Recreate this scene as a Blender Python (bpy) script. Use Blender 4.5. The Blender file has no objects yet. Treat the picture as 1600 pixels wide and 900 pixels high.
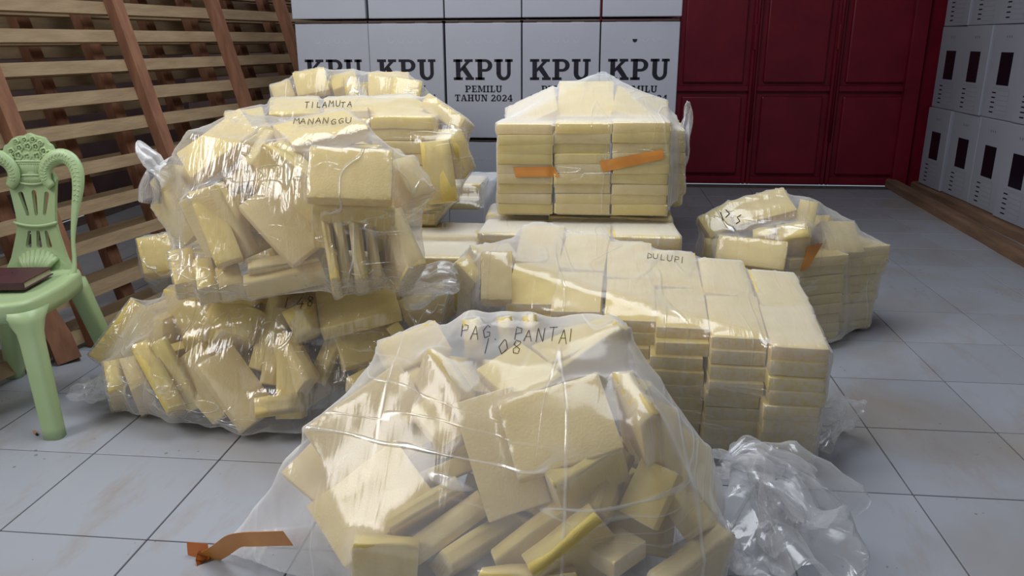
import bpy, bmesh, math, random
import numpy as np
from mathutils import Vector, Matrix, noise
from mathutils.bvhtree import BVHTree

random.seed(7); rng = np.random.default_rng(7)
scene = bpy.context.scene
col = scene.collection

# ------------------------------------------------------------------ camera
F, PITCH, YAW, ROLL = 1232.9, 0.30363, 0.10424, -0.00467
CAM = Vector((0, 0, 1.2))
fw = Vector((-math.sin(YAW)*math.cos(PITCH), math.cos(YAW)*math.cos(PITCH), -math.sin(PITCH)))
ri = Vector((math.cos(YAW), math.sin(YAW), 0)); up = ri.cross(fw)
ri, up = ri*math.cos(ROLL)+up*math.sin(ROLL), -ri*math.sin(ROLL)+up*math.cos(ROLL)
cd = bpy.data.cameras.new('camera'); cam = bpy.data.objects.new('camera', cd); col.objects.link(cam)
cd.sensor_width = 36; cd.lens = F/1600*36; cd.clip_start = 0.05
M4 = Matrix((ri, up, -fw)).transposed().to_4x4(); M4.translation = CAM
cam.matrix_world = M4
scene.camera = cam

# ------------------------------------------------------------------ world, light, exposure
w = bpy.data.worlds.new('world'); scene.world = w; w.use_nodes = True
bg = w.node_tree.nodes['Background']; bg.inputs[0].default_value = (0.72, 0.83, 1.0, 1); bg.inputs[1].default_value = 0.36

def area(name, loc, target, sx, sy, power, color):
    l = bpy.data.lights.new(name, 'AREA'); l.shape = 'RECTANGLE'; l.size = sx; l.size_y = sy
    l.energy = power; l.color = color
    o = bpy.data.objects.new(name, l); col.objects.link(o); o.location = loc
    o.rotation_euler = (Vector(target)-Vector(loc)).to_track_quat('-Z', 'Y').to_euler()
    return o
# daylight through the wide entrance behind the camera; left and overhead area lights added for side and top light, without openings
area('entrance_daylight', (-2.0, -1.9, 1.6), (-0.7, 2.6, 0.3), 3.0, 2.6, 12, (0.97, 0.98, 1.0))
area('added_left_light', (-3.5, 1.1, 2.7), (-0.2, 3.2, 0.4), 1.8, 1.6, 104, (1.0, 0.98, 0.96))
area('added_roof_light', (-0.4, 2.75, 3.55), (-0.4, 2.75, 0), 2.4, 2.4, 96, (0.88, 0.93, 1.0))

vs = scene.view_settings
vs.view_transform = 'Standard'; vs.look = 'None'; vs.gamma = 1; vs.use_curve_mapping = False
vs.exposure = 0.0
scene.cycles.use_denoising = True
scene.cycles.max_bounces = 6; scene.cycles.diffuse_bounces = 3; scene.cycles.glossy_bounces = 2; scene.cycles.transparent_max_bounces = 16
scene.cycles.adaptive_threshold = 0.02
scene.cycles.sample_clamp_indirect = 6

# ------------------------------------------------------------------ helpers
def ray(u, v): return fw + ri*((u-800)/F) + up*((450-v)/F)
def aty(u, v, Y):
    d = ray(u, v); return CAM + d*(Y/d.y)
def atz(u, v, z):
    d = ray(u, v); return CAM + d*((z-CAM.z)/d.z)

def tag(o, label=None, cat=None, group=None, kind=None):
    if label: o['label'] = label
    if cat: o['category'] = cat
    if group: o['group'] = group
    if kind: o['kind'] = kind
    return o
def link(name, me, mat=None, parent=None, loc=None):
    o = bpy.data.objects.new(name, me); col.objects.link(o)
    if mat is not None and len(me.materials) == 0: me.materials.append(mat)
    if loc is not None: o.location = loc
    if parent is not None: o.parent = parent
    return o
def empty(name, loc=(0, 0, 0), rz=0):
    o = bpy.data.objects.new(name, None); col.objects.link(o); o.location = loc; o.rotation_euler = (0, 0, rz)
    o.empty_display_size = 0.05
    return o
def bm_mesh(bm, name='mesh', smooth=False):
    me = bpy.data.meshes.new(name); bm.normal_update(); bm.to_mesh(me); bm.free()
    if smooth:
        for p in me.polygons: p.use_smooth = True
    return me
def pd_mesh(verts, faces, name='mesh', smooth=False):
    me = bpy.data.meshes.new(name); me.from_pydata([tuple(v) for v in verts], [], faces); me.update()
    if smooth:
        for p in me.polygons: p.use_smooth = True
    return me
def add_box(bm, x0, x1, y0, y1, z0, z1, bev=0.0, seg=1):
    r = bmesh.ops.create_cube(bm, size=1)
    vs_ = r['verts']
    for v in vs_:
        v.co = Vector((x0+(v.co.x+.5)*(x1-x0), y0+(v.co.y+.5)*(y1-y0), z0+(v.co.z+.5)*(z1-z0)))
    if bev > 0:
        es = list({e for v in vs_ for e in v.link_edges})
        bmesh.ops.bevel(bm, geom=es, offset=bev, segments=seg, affect='EDGES', profile=0.5)
def box_mesh(x0, x1, y0, y1, z0, z1, bev=0.0, seg=1, smooth=False):
    bm = bmesh.new(); add_box(bm, x0, x1, y0, y1, z0, z1, bev, seg); return bm_mesh(bm, 'box', smooth)
def tube(path, radii, n=8, flat=1.0, upv=Vector((0, 1, 0)), caps=True):
    """tube along a path; radii per point; flat scales the radius along upv"""
    V, Fc = [], []
    P = [Vector(p) for p in path]
    for i, p in enumerate(P):
        t = (P[min(i+1, len(P)-1)]-P[max(i-1, 0)]).normalized()
        a = t.cross(upv)
        if a.length < 1e-4: a = t.cross(Vector((1, 0.2, 0)))
        a.normalize(); b = t.cross(a).normalized()
        for k in range(n):
            th = 2*math.pi*k/n
            V.append(p + a*(math.cos(th)*radii[i]) + b*(math.sin(th)*radii[i]*flat))
    for i in range(len(P)-1):
        for k in range(n):
            Fc.append((i*n+k, i*n+(k+1) % n, (i+1)*n+(k+1) % n, (i+1)*n+k))
    if caps:
        Fc.append(tuple(range(n-1, -1, -1))); Fc.append(tuple((len(P)-1)*n+k for k in range(n)))
    return V, Fc
def merge(parts):
    V, Fc = [], []
    for v, f in parts:
        o = len(V); V += list(v); Fc += [tuple(i+o for i in q) for q in f]
    return V, Fc
def spline(pts, n=40):
    """Catmull-Rom resample"""
    P = [Vector(p) for p in pts]; out = []
    m = len(P)-1
    for k in range(n+1):
        s = k/n*m; i = min(int(s), m-1); t = s-i
        p0, p1, p2, p3 = P[max(i-1, 0)], P[i], P[i+1], P[min(i+2, m)]
        out.append(0.5*((2*p1)+(p2-p0)*t+(2*p0-5*p1+4*p2-p3)*t*t+(3*p1-p0-3*p2+p3)*t*t*t))
    return out

# ------------------------------------------------------------------ materials
def mat(name):
    m = bpy.data.materials.new(name); m.use_nodes = True
    nt = m.node_tree; nt.nodes.clear()
    out = nt.nodes.new('ShaderNodeOutputMaterial')
    return m, nt, out
def N(nt, t, **kw):
    n = nt.nodes.new('ShaderNode'+t)
    for k, v in kw.items():
        if k.startswith('i_'):
            key = k[2:].replace('_', ' ')
            n.inputs[key].default_value = v
        else: setattr(n, k, v)
    return n
def rgb(c): return (c[0], c[1], c[2], 1)
def principled(name, base, rough=0.5, noise_scale=None, c2=None, bump=0.0, bscale=40, spec=0.5, stretch=(1, 1, 1), coord='Object', metallic=0, coat=0, lo=0.35, hi=0.65, distort=0.0):
    m, nt, out = mat(name)
    b = N(nt, 'BsdfPrincipled'); nt.links.new(b.outputs[0], out.inputs[0])
    b.inputs['Base Color'].default_value = rgb(base); b.inputs['Roughness'].default_value = rough
    b.inputs['Specular IOR Level'].default_value = spec; b.inputs['Metallic'].default_value = metallic
    b.inputs['Coat Weight'].default_value = coat
    tc = N(nt, 'TexCoord'); mp = N(nt, 'Mapping'); mp.inputs['Scale'].default_value = stretch
    nt.links.new(tc.outputs[coord], mp.inputs['Vector'])
    if noise_scale:
        n = N(nt, 'TexNoise'); n.inputs['Scale'].default_value = noise_scale; n.inputs['Detail'].default_value = 5
        n.inputs['Distortion'].default_value = distort
        nt.links.new(mp.outputs[0], n.inputs['Vector'])
        r = N(nt, 'ValToRGB'); r.color_ramp.elements[0].position = lo; r.color_ramp.elements[1].position = hi
        r.color_ramp.elements[0].color = rgb(base); r.color_ramp.elements[1].color = rgb(c2 or base)
        nt.links.new(n.outputs['Fac'], r.inputs[0]); nt.links.new(r.outputs[0], b.inputs['Base Color'])
    if bump:
        n2 = N(nt, 'TexNoise'); n2.inputs['Scale'].default_value = bscale; n2.inputs['Detail'].default_value = 4
        nt.links.new(mp.outputs[0], n2.inputs['Vector'])
        bp = N(nt, 'Bump'); bp.inputs['Strength'].default_value = bump; bp.inputs['Distance'].default_value = 0.01
        nt.links.new(n2.outputs['Fac'], bp.inputs['Height']); nt.links.new(bp.outputs[0], b.inputs['Normal'])
    return m

def foam_material():
    m, nt, out = mat('foam')
    b = N(nt, 'BsdfPrincipled')
    tlu = N(nt, 'BsdfTranslucent'); tlu.inputs[0].default_value = (0.95, 0.68, 0.23, 1)
    mxs = N(nt, 'MixShader'); mxs.inputs[0].default_value = 0.22
    nt.links.new(b.outputs[0], mxs.inputs[1]); nt.links.new(tlu.outputs[0], mxs.inputs[2]); nt.links.new(mxs.outputs[0], out.inputs[0])
    b.inputs['Roughness'].default_value = 0.85; b.inputs['Specular IOR Level'].default_value = 0.2
    oi = N(nt, 'ObjectInfo')
    r = N(nt, 'ValToRGB')
    e = r.color_ramp.elements
    e[0].position = 0; e[0].color = (0.92, 0.75, 0.25, 1); e[1].position = 1; e[1].color = (0.94, 0.785, 0.42, 1)
    k = e.new(0.45); k.color = (0.94, 0.76, 0.29, 1); k = e.new(0.7); k.color = (0.94, 0.77, 0.34, 1)
    nt.links.new(oi.outputs['Random'], r.inputs[0])
    tc = N(nt, 'TexCoord'); mp = N(nt, 'Mapping'); mp.inputs['Scale'].default_value = (3.0, 2.0, 0.6)
    nt.links.new(tc.outputs['Object'], mp.inputs[0])
    ad = N(nt, 'VectorMath', operation='ADD'); nt.links.new(mp.outputs[0], ad.inputs[0]); nt.links.new(oi.outputs['Random'], ad.inputs[1])
    n = N(nt, 'TexNoise'); n.inputs['Scale'].default_value = 1.6; n.inputs['Detail'].default_value = 4
    nt.links.new(ad.outputs[0], n.inputs['Vector'])
    mx = N(nt, 'MixRGB', blend_type='MULTIPLY'); mx.inputs[0].default_value = 1
    r2 = N(nt, 'ValToRGB'); r2.color_ramp.elements[0].position = .3; r2.color_ramp.elements[0].color = (0.9, 0.88, 0.8, 1)
    r2.color_ramp.elements[1].position = .7; r2.color_ramp.elements[1].color = (1, 1, 1, 1)
    nt.links.new(n.outputs['Fac'], r2.inputs[0]); nt.links.new(r.outputs[0], mx.inputs[1]); nt.links.new(r2.outputs[0], mx.inputs[2])
    # pale frayed wrapper at the block's short ends
    sx = N(nt, 'SeparateXYZ'); nt.links.new(tc.outputs['Generated'], sx.inputs[0])
    s1 = N(nt, 'Math', operation='SUBTRACT'); s1.inputs[1].default_value = .5; nt.links.new(sx.outputs[0], s1.inputs[0])
    s2 = N(nt, 'Math', operation='ABSOLUTE'); nt.links.new(s1.outputs[0], s2.inputs[0])
    nn = N(nt, 'TexNoise'); nn.inputs['Scale'].default_value = 5; nt.links.new(ad.outputs[0], nn.inputs['Vector'])
    s3 = N(nt, 'Math', operation='MULTIPLY_ADD'); s3.inputs[1].default_value = .14; nt.links.new(nn.outputs['Fac'], s3.inputs[0]); nt.links.new(s2.outputs[0], s3.inputs[2])
    s4 = N(nt, 'MapRange'); s4.inputs['From Min'].default_value = .54; s4.inputs['From Max'].default_value = .58; nt.links.new(s3.outputs[0], s4.inputs[0])
    s5 = N(nt, 'Math', operation='MULTIPLY'); s5.inputs[1].default_value = .55; nt.links.new(s4.outputs[0], s5.inputs[0])
    mw = N(nt, 'MixRGB'); nt.links.new(s5.outputs[0], mw.inputs[0]); nt.links.new(mx.outputs[0], mw.inputs[1]); mw.inputs[2].default_value = (0.92, 0.88, 0.78, 1)
    nt.links.new(mw.outputs[0], b.inputs['Base Color'])
    n3 = N(nt, 'TexNoise'); n3.inputs['Scale'].default_value = 14; n3.inputs['Detail'].default_value = 6
    nt.links.new(ad.outputs[0], n3.inputs['Vector'])
    bp = N(nt, 'Bump'); bp.inputs['Strength'].default_value = 0.25; bp.inputs['Distance'].default_value = 0.01
    nt.links.new(n3.outputs['Fac'], bp.inputs['Height']); nt.links.new(bp.outputs[0], b.inputs['Normal'])
    return m

def film_material(name, milk=0.14, gloss=0.05, rough=0.16, wr=0.5, scale=9.0, tint=(0.93, 0.94, 0.97), stretch=(1, 1, 1), crease=0.3, graz=0.42, gg=0.4):
    """thin clear polythene: mostly transparent, a little milky, shiny, with fold lines"""
    m, nt, out = mat(name)
    tc = N(nt, 'TexCoord'); L = nt.links.new
    def math_(op, a, b=None, c=None):
        n = N(nt, 'Math', operation=op)
        for k, x in enumerate((a, b, c)):
            if x is None: continue
            if isinstance(x, (int, float)): n.inputs[k].default_value = x
            else: L(x, n.inputs[k])
        return n.outputs[0]
    lines = []
    for k, (rot, sc, st, wd) in enumerate((((.4, .5, .7), scale, stretch, .022), ((1.3, -.4, .2), scale*1.7, (stretch[1], stretch[2]*.5, stretch[0]*1.5), .03))):
        mp = N(nt, 'Mapping'); mp.inputs['Scale'].default_value = st; mp.inputs['Rotation'].default_value = rot
        mp.inputs['Location'].default_value = (k*3.1, 1.7*k, .4)
        L(tc.outputs['Object'], mp.inputs[0])
        n1 = N(nt, 'TexNoise'); n1.inputs['Scale'].default_value = sc; n1.inputs['Detail'].default_value = 1.2; n1.inputs['Distortion'].default_value = .2
        L(mp.outputs[0], n1.inputs['Vector'])
        a = math_('ABSOLUTE', math_('SUBTRACT', n1.outputs['Fac'], .5))
        mr = N(nt, 'MapRange', interpolation_type='SMOOTHERSTEP'); mr.inputs['From Min'].default_value = 0; mr.inputs['From Max'].default_value = wd
        mr.inputs['To Min'].default_value = 1; mr.inputs['To Max'].default_value = 0; L(a, mr.inputs[0])
        # folds fade in and out along their length
        n2 = N(nt, 'TexNoise'); n2.inputs['Scale'].default_value = scale*.6; n2.inputs['Detail'].default_value = 1
        L(mp.outputs[0], n2.inputs['Vector'])
        fd = N(nt, 'MapRange'); fd.inputs['From Min'].default_value = .47; fd.inputs['From Max'].default_value = .62; L(n2.outputs['Fac'], fd.inputs[0])
        lines.append(math_('MULTIPLY', mr.outputs[0], fd.outputs[0]))
    fold = math_('MAXIMUM', lines[0], lines[1])
    n3 = N(nt, 'TexNoise'); n3.inputs['Scale'].default_value = scale*3.2; n3.inputs['Detail'].default_value = 3; n3.inputs['Distortion'].default_value = .8
    mp3 = N(nt, 'Mapping'); mp3.inputs['Scale'].default_value = (stretch[0]*1.4, stretch[1], stretch[2]*.45); mp3.inputs['Rotation'].default_value = (.2, .6, -.5)
    L(tc.outputs['Object'], mp3.inputs[0]); L(mp3.outputs[0], n3.inputs['Vector'])
    hgt = math_('ADD', math_('MULTIPLY', fold, .5), math_('MULTIPLY', n3.outputs['Fac'], .5))
    bp = N(nt, 'Bump'); bp.inputs['Strength'].default_value = wr; bp.inputs['Distance'].default_value = 0.012
    L(hgt, bp.inputs['Height'])
    tr = N(nt, 'BsdfTransparent'); tr.inputs[0].default_value = (0.985, 0.985, 0.985, 1)
    df = N(nt, 'BsdfDiffuse'); df.inputs[0].default_value = rgb(tint); L(bp.outputs[0], df.inputs['Normal'])
    tl = N(nt, 'BsdfTranslucent'); tl.inputs[0].default_value = rgb(tint); L(bp.outputs[0], tl.inputs['Normal'])
    md = N(nt, 'MixShader'); md.inputs[0].default_value = 0.3; L(df.outputs[0], md.inputs[1]); L(tl.outputs[0], md.inputs[2])
    lw = N(nt, 'LayerWeight'); lw.inputs['Blend'].default_value = 0.5
    pw = math_('POWER', lw.outputs['Facing'], 2.0)
    # milkiness grows at grazing angles (longer way through the film) and where the film lies double in a fold
    mk = math_('ADD', math_('MULTIPLY_ADD', pw, graz, milk), math_('MULTIPLY', fold, crease))
    m1 = N(nt, 'MixShader'); L(mk, m1.inputs[0]); L(tr.outputs[0], m1.inputs[1]); L(md.outputs[0], m1.inputs[2])
    gl = N(nt, 'BsdfGlossy'); gl.inputs['Color'].default_value = (1, 1, 1, 1); gl.inputs['Roughness'].default_value = rough
    L(bp.outputs[0], gl.inputs['Normal'])
    fg = math_('ADD', math_('MULTIPLY_ADD', pw, gg, gloss), math_('MULTIPLY', fold, .10))
    m2 = N(nt, 'MixShader'); L(fg, m2.inputs[0]); L(m1.outputs[0], m2.inputs[1]); L(gl.outputs[0], m2.inputs[2])
    L(m2.outputs[0], out.inputs[0])
    return m

def tile_material():
    m, nt, out = mat('ceramic_tile')
    b = N(nt, 'BsdfPrincipled'); nt.links.new(b.outputs[0], out.inputs[0])
    g = N(nt, 'NewGeometry'); oi = N(nt, 'ObjectInfo')
    n = N(nt, 'TexNoise'); n.inputs['Scale'].default_value = 1.3; n.inputs['Detail'].default_value = 8; n.inputs['Distortion'].default_value = 0.6
    nt.links.new(g.outputs['Position'], n.inputs['Vector'])
    r = N(nt, 'ValToRGB'); e = r.color_ramp.elements
    e[0].position = 0.52; e[0].color = (0.365, 0.385, 0.43, 1); e[1].position = 0.76; e[1].color = (0.32, 0.27, 0.22, 1)
    nt.links.new(n.outputs['Fac'], r.inputs[0])
    # little specks of grit
    v = N(nt, 'TexVoronoi'); v.inputs['Scale'].default_value = 26; v.inputs['Randomness'].default_value = 1
    nt.links.new(g.outputs['Position'], v.inputs['Vector'])
    n2 = N(nt, 'TexNoise'); n2.inputs['Scale'].default_value = 3.2; nt.links.new(g.outputs['Position'], n2.inputs['Vector'])
    th = N(nt, 'MapRange'); th.inputs['From Min'].default_value = 0.48; th.inputs['From Max'].default_value = 0.75
    th.inputs['To Min'].default_value = 0.0; th.inputs['To Max'].default_value = 0.2
    nt.links.new(n2.outputs['Fac'], th.inputs[0])
    lt = N(nt, 'Math', operation='LESS_THAN'); nt.links.new(v.outputs['Distance'], lt.inputs[0]); nt.links.new(th.outputs[0], lt.inputs[1])
    sc = N(nt, 'Math', operation='MULTIPLY'); sc.inputs[1].default_value = .75; nt.links.new(lt.outputs[0], sc.inputs[0])
    mx = N(nt, 'MixRGB'); nt.links.new(sc.outputs[0], mx.inputs[0]); nt.links.new(r.outputs[0], mx.inputs[1]); mx.inputs[2].default_value = (0.16, 0.13, 0.11, 1)
    # scuffed dirt streaks, stretched
    mp = N(nt, 'Mapping'); mp.inputs['Scale'].default_value = (3.2, 1.0, 1); mp.inputs['Rotation'].default_value = (0, 0, -0.7)
    nt.links.new(g.outputs['Position'], mp.inputs[0])
    n3 = N(nt, 'TexNoise'); n3.inputs['Scale'].default_value = 2.1; n3.inputs['Detail'].default_value = 10; n3.inputs['Roughness'].default_value = 0.7
    nt.links.new(mp.outputs[0], n3.inputs['Vector'])
    r3 = N(nt, 'MapRange'); r3.inputs['From Min'].default_value = 0.53; r3.inputs['From Max'].default_value = 0.70; r3.inputs['To Max'].default_value = 0.55
    nt.links.new(n3.outputs['Fac'], r3.inputs[0])
    m3 = N(nt, 'MixRGB'); nt.links.new(r3.outputs[0], m3.inputs[0]); nt.links.new(mx.outputs[0], m3.inputs[1]); m3.inputs[2].default_value = (0.30, 0.245, 0.195, 1)
    hs = N(nt, 'HueSaturation'); nt.links.new(m3.outputs[0], hs.inputs['Color'])
    vv = N(nt, 'MapRange'); vv.inputs['To Min'].default_value = .94; vv.inputs['To Max'].default_value = 1.04; nt.links.new(oi.outputs['Random'], vv.inputs[0]); nt.links.new(vv.outputs[0], hs.inputs['Value'])
    nt.links.new(hs.outputs[0], b.inputs['Base Color'])
    rr = N(nt, 'MapRange'); rr.inputs['To Min'].default_value = .22; rr.inputs['To Max'].default_value = .6; nt.links.new(n3.outputs['Fac'], rr.inputs[0])
    nt.links.new(rr.outputs[0], b.inputs['Roughness'])
    return m

MT = {}
MT['foam'] = foam_material()
MT['tile'] = tile_material()
MT['grout'] = principled('grout', (0.10, 0.085, 0.075), 0.9, 20, (0.16, 0.13, 0.11))
MT['wall'] = principled('dark_wall', (0.14, 0.09, 0.09), 0.9, 3, (0.20, 0.13, 0.12))
MT['plaster'] = principled('plaster', (0.50, 0.48, 0.46), 0.9, 2, (0.42, 0.41, 0.40))
MT['ceil'] = principled('roof_underside', (0.26, 0.24, 0.23), 0.9, 2, (0.22, 0.2, 0.19))
MT['red'] = principled('red_painted_steel', (0.20, 0.008, 0.022), 0.38, 4, (0.15, 0.006, 0.018), bump=0.08, bscale=9, spec=0.35)
MT['card'] = principled('white_cardboard', (0.345, 0.355, 0.41), 0.62, 2.2, (0.32, 0.33, 0.38), bump=0.05, bscale=60, spec=0.3)
MT['cardin'] = principled('cardboard_core', (0.07, 0.05, 0.045), 0.9)
MT['ink'] = principled('black_ink', (0.008, 0.008, 0.016), 0.6, spec=0.3)
MT['greyink'] = principled('grey_print', (0.26, 0.26, 0.30), 0.7)
MT['emboss'] = principled('die_cut_line', (0.42, 0.42, 0.46), 0.7)
MT['window'] = principled('box_window', (0.008, 0.006, 0.012), 0.25, spec=0.3)
MT['slat'] = principled('pale_sawn_wood', (0.40, 0.285, 0.165), 0.75, 5, (0.31, 0.215, 0.12), bump=0.2, bscale=20, stretch=(6, 0.5, 6))
MT['post'] = principled('red_brown_wood', (0.33, 0.155, 0.085), 0.8, 5, (0.23, 0.10, 0.055), bump=0.25, bscale=20, stretch=(6, 6, 0.6))
MT['rail'] = principled('weathered_beam', (0.24, 0.14, 0.085), 0.85, 4, (0.15, 0.085, 0.05), bump=0.3, bscale=16, stretch=(5, 0.6, 5))
MT['chair'] = principled('green_plastic', (0.43, 0.56, 0.30), 0.38, 6, (0.40, 0.53, 0.27), spec=0.45, bump=0.03, bscale=30)
MT['book'] = principled('maroon_cover', (0.058, 0.016, 0.022), 0.5, 25, (0.075, 0.022, 0.03), bump=0.1, bscale=200)
MT['paper'] = principled('page_edges', (0.62, 0.56, 0.42), 0.9, 60, (0.5, 0.45, 0.33), stretch=(1, 1, 20))
MT['tape'] = principled('orange_packing_tape', (0.62, 0.26, 0.05), 0.32, 12, (0.54, 0.21, 0.04), bump=0.1, bscale=25)
MT['tapedark'] = principled('brown_folded_tape', (0.33, 0.085, 0.012), 0.35, 14, (0.46, 0.13, 0.02), bump=0.1, bscale=25)
MT['butt'] = principled('cigarette_butt', (0.45, 0.22, 0.10), 0.8)
MT['ash'] = principled('ash', (0.03, 0.03, 0.03), 0.9)
MT['film_milky'] = film_material('film_milky', milk=0.23, gloss=0.03, rough=0.18, wr=0.24, scale=2.6, stretch=(2.8, .6, .45), crease=.34, graz=.5, gg=.16)
MT['film_clear'] = film_material('film_clear', milk=0.10, gloss=0.06, rough=0.13, wr=0.8, scale=4.5, stretch=(2.0, .9, .6), crease=.25, graz=.45, gg=.2)
MT['film_shiny'] = film_material('film_shiny', milk=0.14, gloss=0.055, rough=0.17, wr=0.5, scale=3.2, stretch=(2.4, .6, .5), crease=.16, graz=.62, gg=.2)
MT['film_hazy'] = film_material('film_hazy', milk=0.12, gloss=0.05, rough=0.17, wr=0.5, scale=3.0, stretch=(2.6, .6, .5), crease=.14, graz=.95, gg=.2)
MT['film_tail'] = film_material('film_tail', milk=0.17, gloss=0.06, rough=0.2, wr=0.4, scale=6, crease=.2)
MT['film_knot'] = film_material('film_knot', milk=0.5, gloss=0.08, rough=0.25, wr=0.6, scale=16)

# ------------------------------------------------------------------ the room
def struct(name, me, m):
    return tag(link(name, me, m), kind='structure')
floor = struct('floor', box_mesh(-3.7, 3.4, -2.4, 7.005, -0.12, -0.006), MT['grout'])
T = 0.4; GX, GY = 0.9005, 2.010
tile_me = box_mesh(-T/2+.0022, T/2-.0022, -T/2+.0022, T/2-.0022, -0.007, 0.0, bev=0.0012)
tile_me.materials.append(MT['tile'])
far_bm = bmesh.new(); ntile = 0
for j in range(-11, 13):
    for i in range(-12, 6):
        cx, cy_ = GX+(i+.5)*T, GY+(j+.5)*T
        if cx < -3.6 or cx > 3.35 or cy_ > 7.0: continue
        # tiles the view shows, one by one; the rest of the paving joined
        dx = cx/max(cy_, .2)
        if cy_ > 1.3 and -0.95 < dx < 0.66 and not (cx < -1.75 and cy_ > 3.2) and not (-1.0 < cx < .2 and 2.4 < cy_ < 6.8):
            o = link('floor_tile', tile_me, None, floor, (cx, cy_, 0)); ntile += 1
            o.rotation_euler = (rng.normal()*.0006, rng.normal()*.0006, 0)
        else:
            add_box(far_bm, cx-T/2+.0022, cx+T/2-.0022, cy_-T/2+.0022, cy_+T/2-.0022, -0.007, 0)
tag(link('tile_paving', bm_mesh(far_bm), MT['tile'], floor), kind='stuff')

struct('wall_left', box_mesh(-3.85, -3.7, -2.4, 7.2, 0, 3.6), MT['wall'])
struct('wall_right', box_mesh(3.4, 3.55, -2.4, 7.2, 0, 3.6), MT['plaster'])
struct('ceiling', box_mesh(-3.85, 3.55, -2.4, 7.3, 3.6, 3.7), MT['ceil'])
bm = bmesh.new(); add_box(bm, -3.85, 0.2, 7.04, 7.25, 0, 3.6); add_box(bm, 0.2, 3.55, 7.06, 7.25, 0.012, 3.6)
struct('wall_back', bm_mesh(bm), MT['wall'])
bm = bmesh.new(); add_box(bm, 0.6, 3.55, -2.55, -2.4, 0, 3.6); add_box(bm, -3.85, 0.6, -2.55, -2.4, 3.1, 3.6)
struct('wall_front', bm_mesh(bm), MT['plaster'])

# added out-of-view frames with solid panes, dressing the left and overhead area lights
def framed(name, x0, x1, y0, y1, z0, z1, horiz):
    fb = bmesh.new(); w_ = .06
    if horiz:
        for a, b_ in ((x0, x0+w_), ((x0+x1)/2-w_/2, (x0+x1)/2+w_/2), (x1-w_, x1)): add_box(fb, a, b_, y0, y1, z0, z1)
        for a, b_ in ((y0, y0+w_), (y1-w_, y1)): add_box(fb, x0+w_, x1-w_, a, b_, z0, z1)
        pane = box_mesh(x0, x1, y0, y1, z1, z1+.008)
    else:
        for a, b_ in ((y0, y0+w_), ((y0+y1)/2-w_/2, (y0+y1)/2+w_/2), (y1-w_, y1)): add_box(fb, x0, x1, a, b_, z0, z1)
        for a, b_ in ((z0, z0+w_), (z1-w_, z1)): add_box(fb, x0, x1, y0+w_, y1-w_, a, b_)
        pane = box_mesh(x0-.008, x0, y0, y1, z0, z1)
    o = struct(name, bm_mesh(fb), MT['plaster']); link('pane', pane, MT['card'], o)
framed('added_window_frame', -3.70, -3.66, 0.1, 2.1, 1.8, 3.5, False)
framed('added_roof_frame', -1.65, 0.85, 1.5, 4.0, 3.575, 3.592, True)

# red steel folding door
YD = 6.95
door = struct('door_1', box_mesh(0.0, 3.1, YD+.035, YD+.07, 0.010, 3.0), MT['red'])
tag(door, 'dark red steel folding door with raised panels behind the box stacks')
leaf = 0.66; x0 = 1.30-2*leaf
zs = [(0.07, 0.745), (0.83, 1.86), (1.95, 2.95)]
for k in range(4):
    xa = x0+k*leaf
    if k == 0: continue
    fr = bmesh.new()
    xb = xa+leaf
    for (a, b_) in ((xa+.003, xa+.034), (xb-.034, xb-.003)):
        add_box(fr, a, b_, YD-.006, YD+.036, 0.010, 3.0, .005)
    for z0, z1 in ((.010, .075), (.785, .835), (1.87, 1.93), (2.95, 3.0)):
        add_box(fr, xa+.034, xb-.034, YD-.002, YD+.036, z0, z1, .006)
    lf = link('door_leaf_frame', bm_mesh(fr), MT['red'], door)
    for z0, z1 in ((.075, .785), (.835, 1.87), (1.93, 2.95)):
        pb = bmesh.new(); add_box(pb, xa+.082, xb-.082, YD+.004, YD+.036, z0+.022, z1-.04, .012, 2)
        link('door_panel', bm_mesh(pb), MT['red'], lf)
for hx in (1.30, 1.96):
    for hz in (1.22, 2.3):
        V, Fc = tube([(hx-.012, YD-.014, hz-.1), (hx-.012, YD-.014, hz+.1)], [.016, .016], 10)
        link('hinge', pd_mesh(V, Fc, smooth=False), MT['red'], door)
    V, Fc = tube([(hx, YD-.012, .38), (hx, YD-.012, 2.8)], [.014, .014], 8)
    link('drop_bolt', pd_mesh(V, Fc, smooth=True), MT['red'], door)
struct('trim_1', box_mesh(2.50, 2.62, YD-.05, YD+.07, 0.0, 3.05, .008), MT['red'])
struct('trim_2', box_mesh(2.62, 3.3, YD-.01, YD+.07, 0.0, 3.05, .004), MT['red'])

# ------------------------------------------------------------------ slab serif lettering (flat print)
def rect(x0, y0, x1, y1): return [(x0, y0), (x1, y0), (x1, y1), (x0, y1)]
def ring(cx, cy, rx, ry, ix, iy, a0, a1, n=14, icx=None, icy=None):
    icx = cx if icx is None else icx; icy = cy if icy is None else icy
    out = []
    for k in range(n):
        t0, t1 = math.radians(a0+(a1-a0)*k/n), math.radians(a0+(a1-a0)*(k+1)/n)
        out.append([(icx+ix*math.cos(t0), icy+iy*math.sin(t0)), (cx+rx*math.cos(t0), cy+ry*math.sin(t0)),
                    (cx+rx*math.cos(t1), cy+ry*math.sin(t1)), (icx+ix*math.cos(t1), icy+iy*math.sin(t1))])
    return out
G = {}
G['K'] = (1.04, [rect(.12, 0, .35, 1), rect(0, .87, .46, 1), rect(0, 0, .46, .13), [(.35, .38), (.35, .56), (.64, .87), (.84, .87)], rect(.56, .87, .98, 1), [(.42, .50), (.60, .68), (.97, .13), (.70, .13)], rect(.60, 0, 1.03, .13)])
G['P'] = (.90, [rect(.12, 0, .35, 1), rect(0, 0, .47, .13), rect(0, .87, .5, 1), rect(.35, .40, .5, .53)]+ring(.5, .70, .36, .30, .14, .17, -90, 90))
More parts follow.
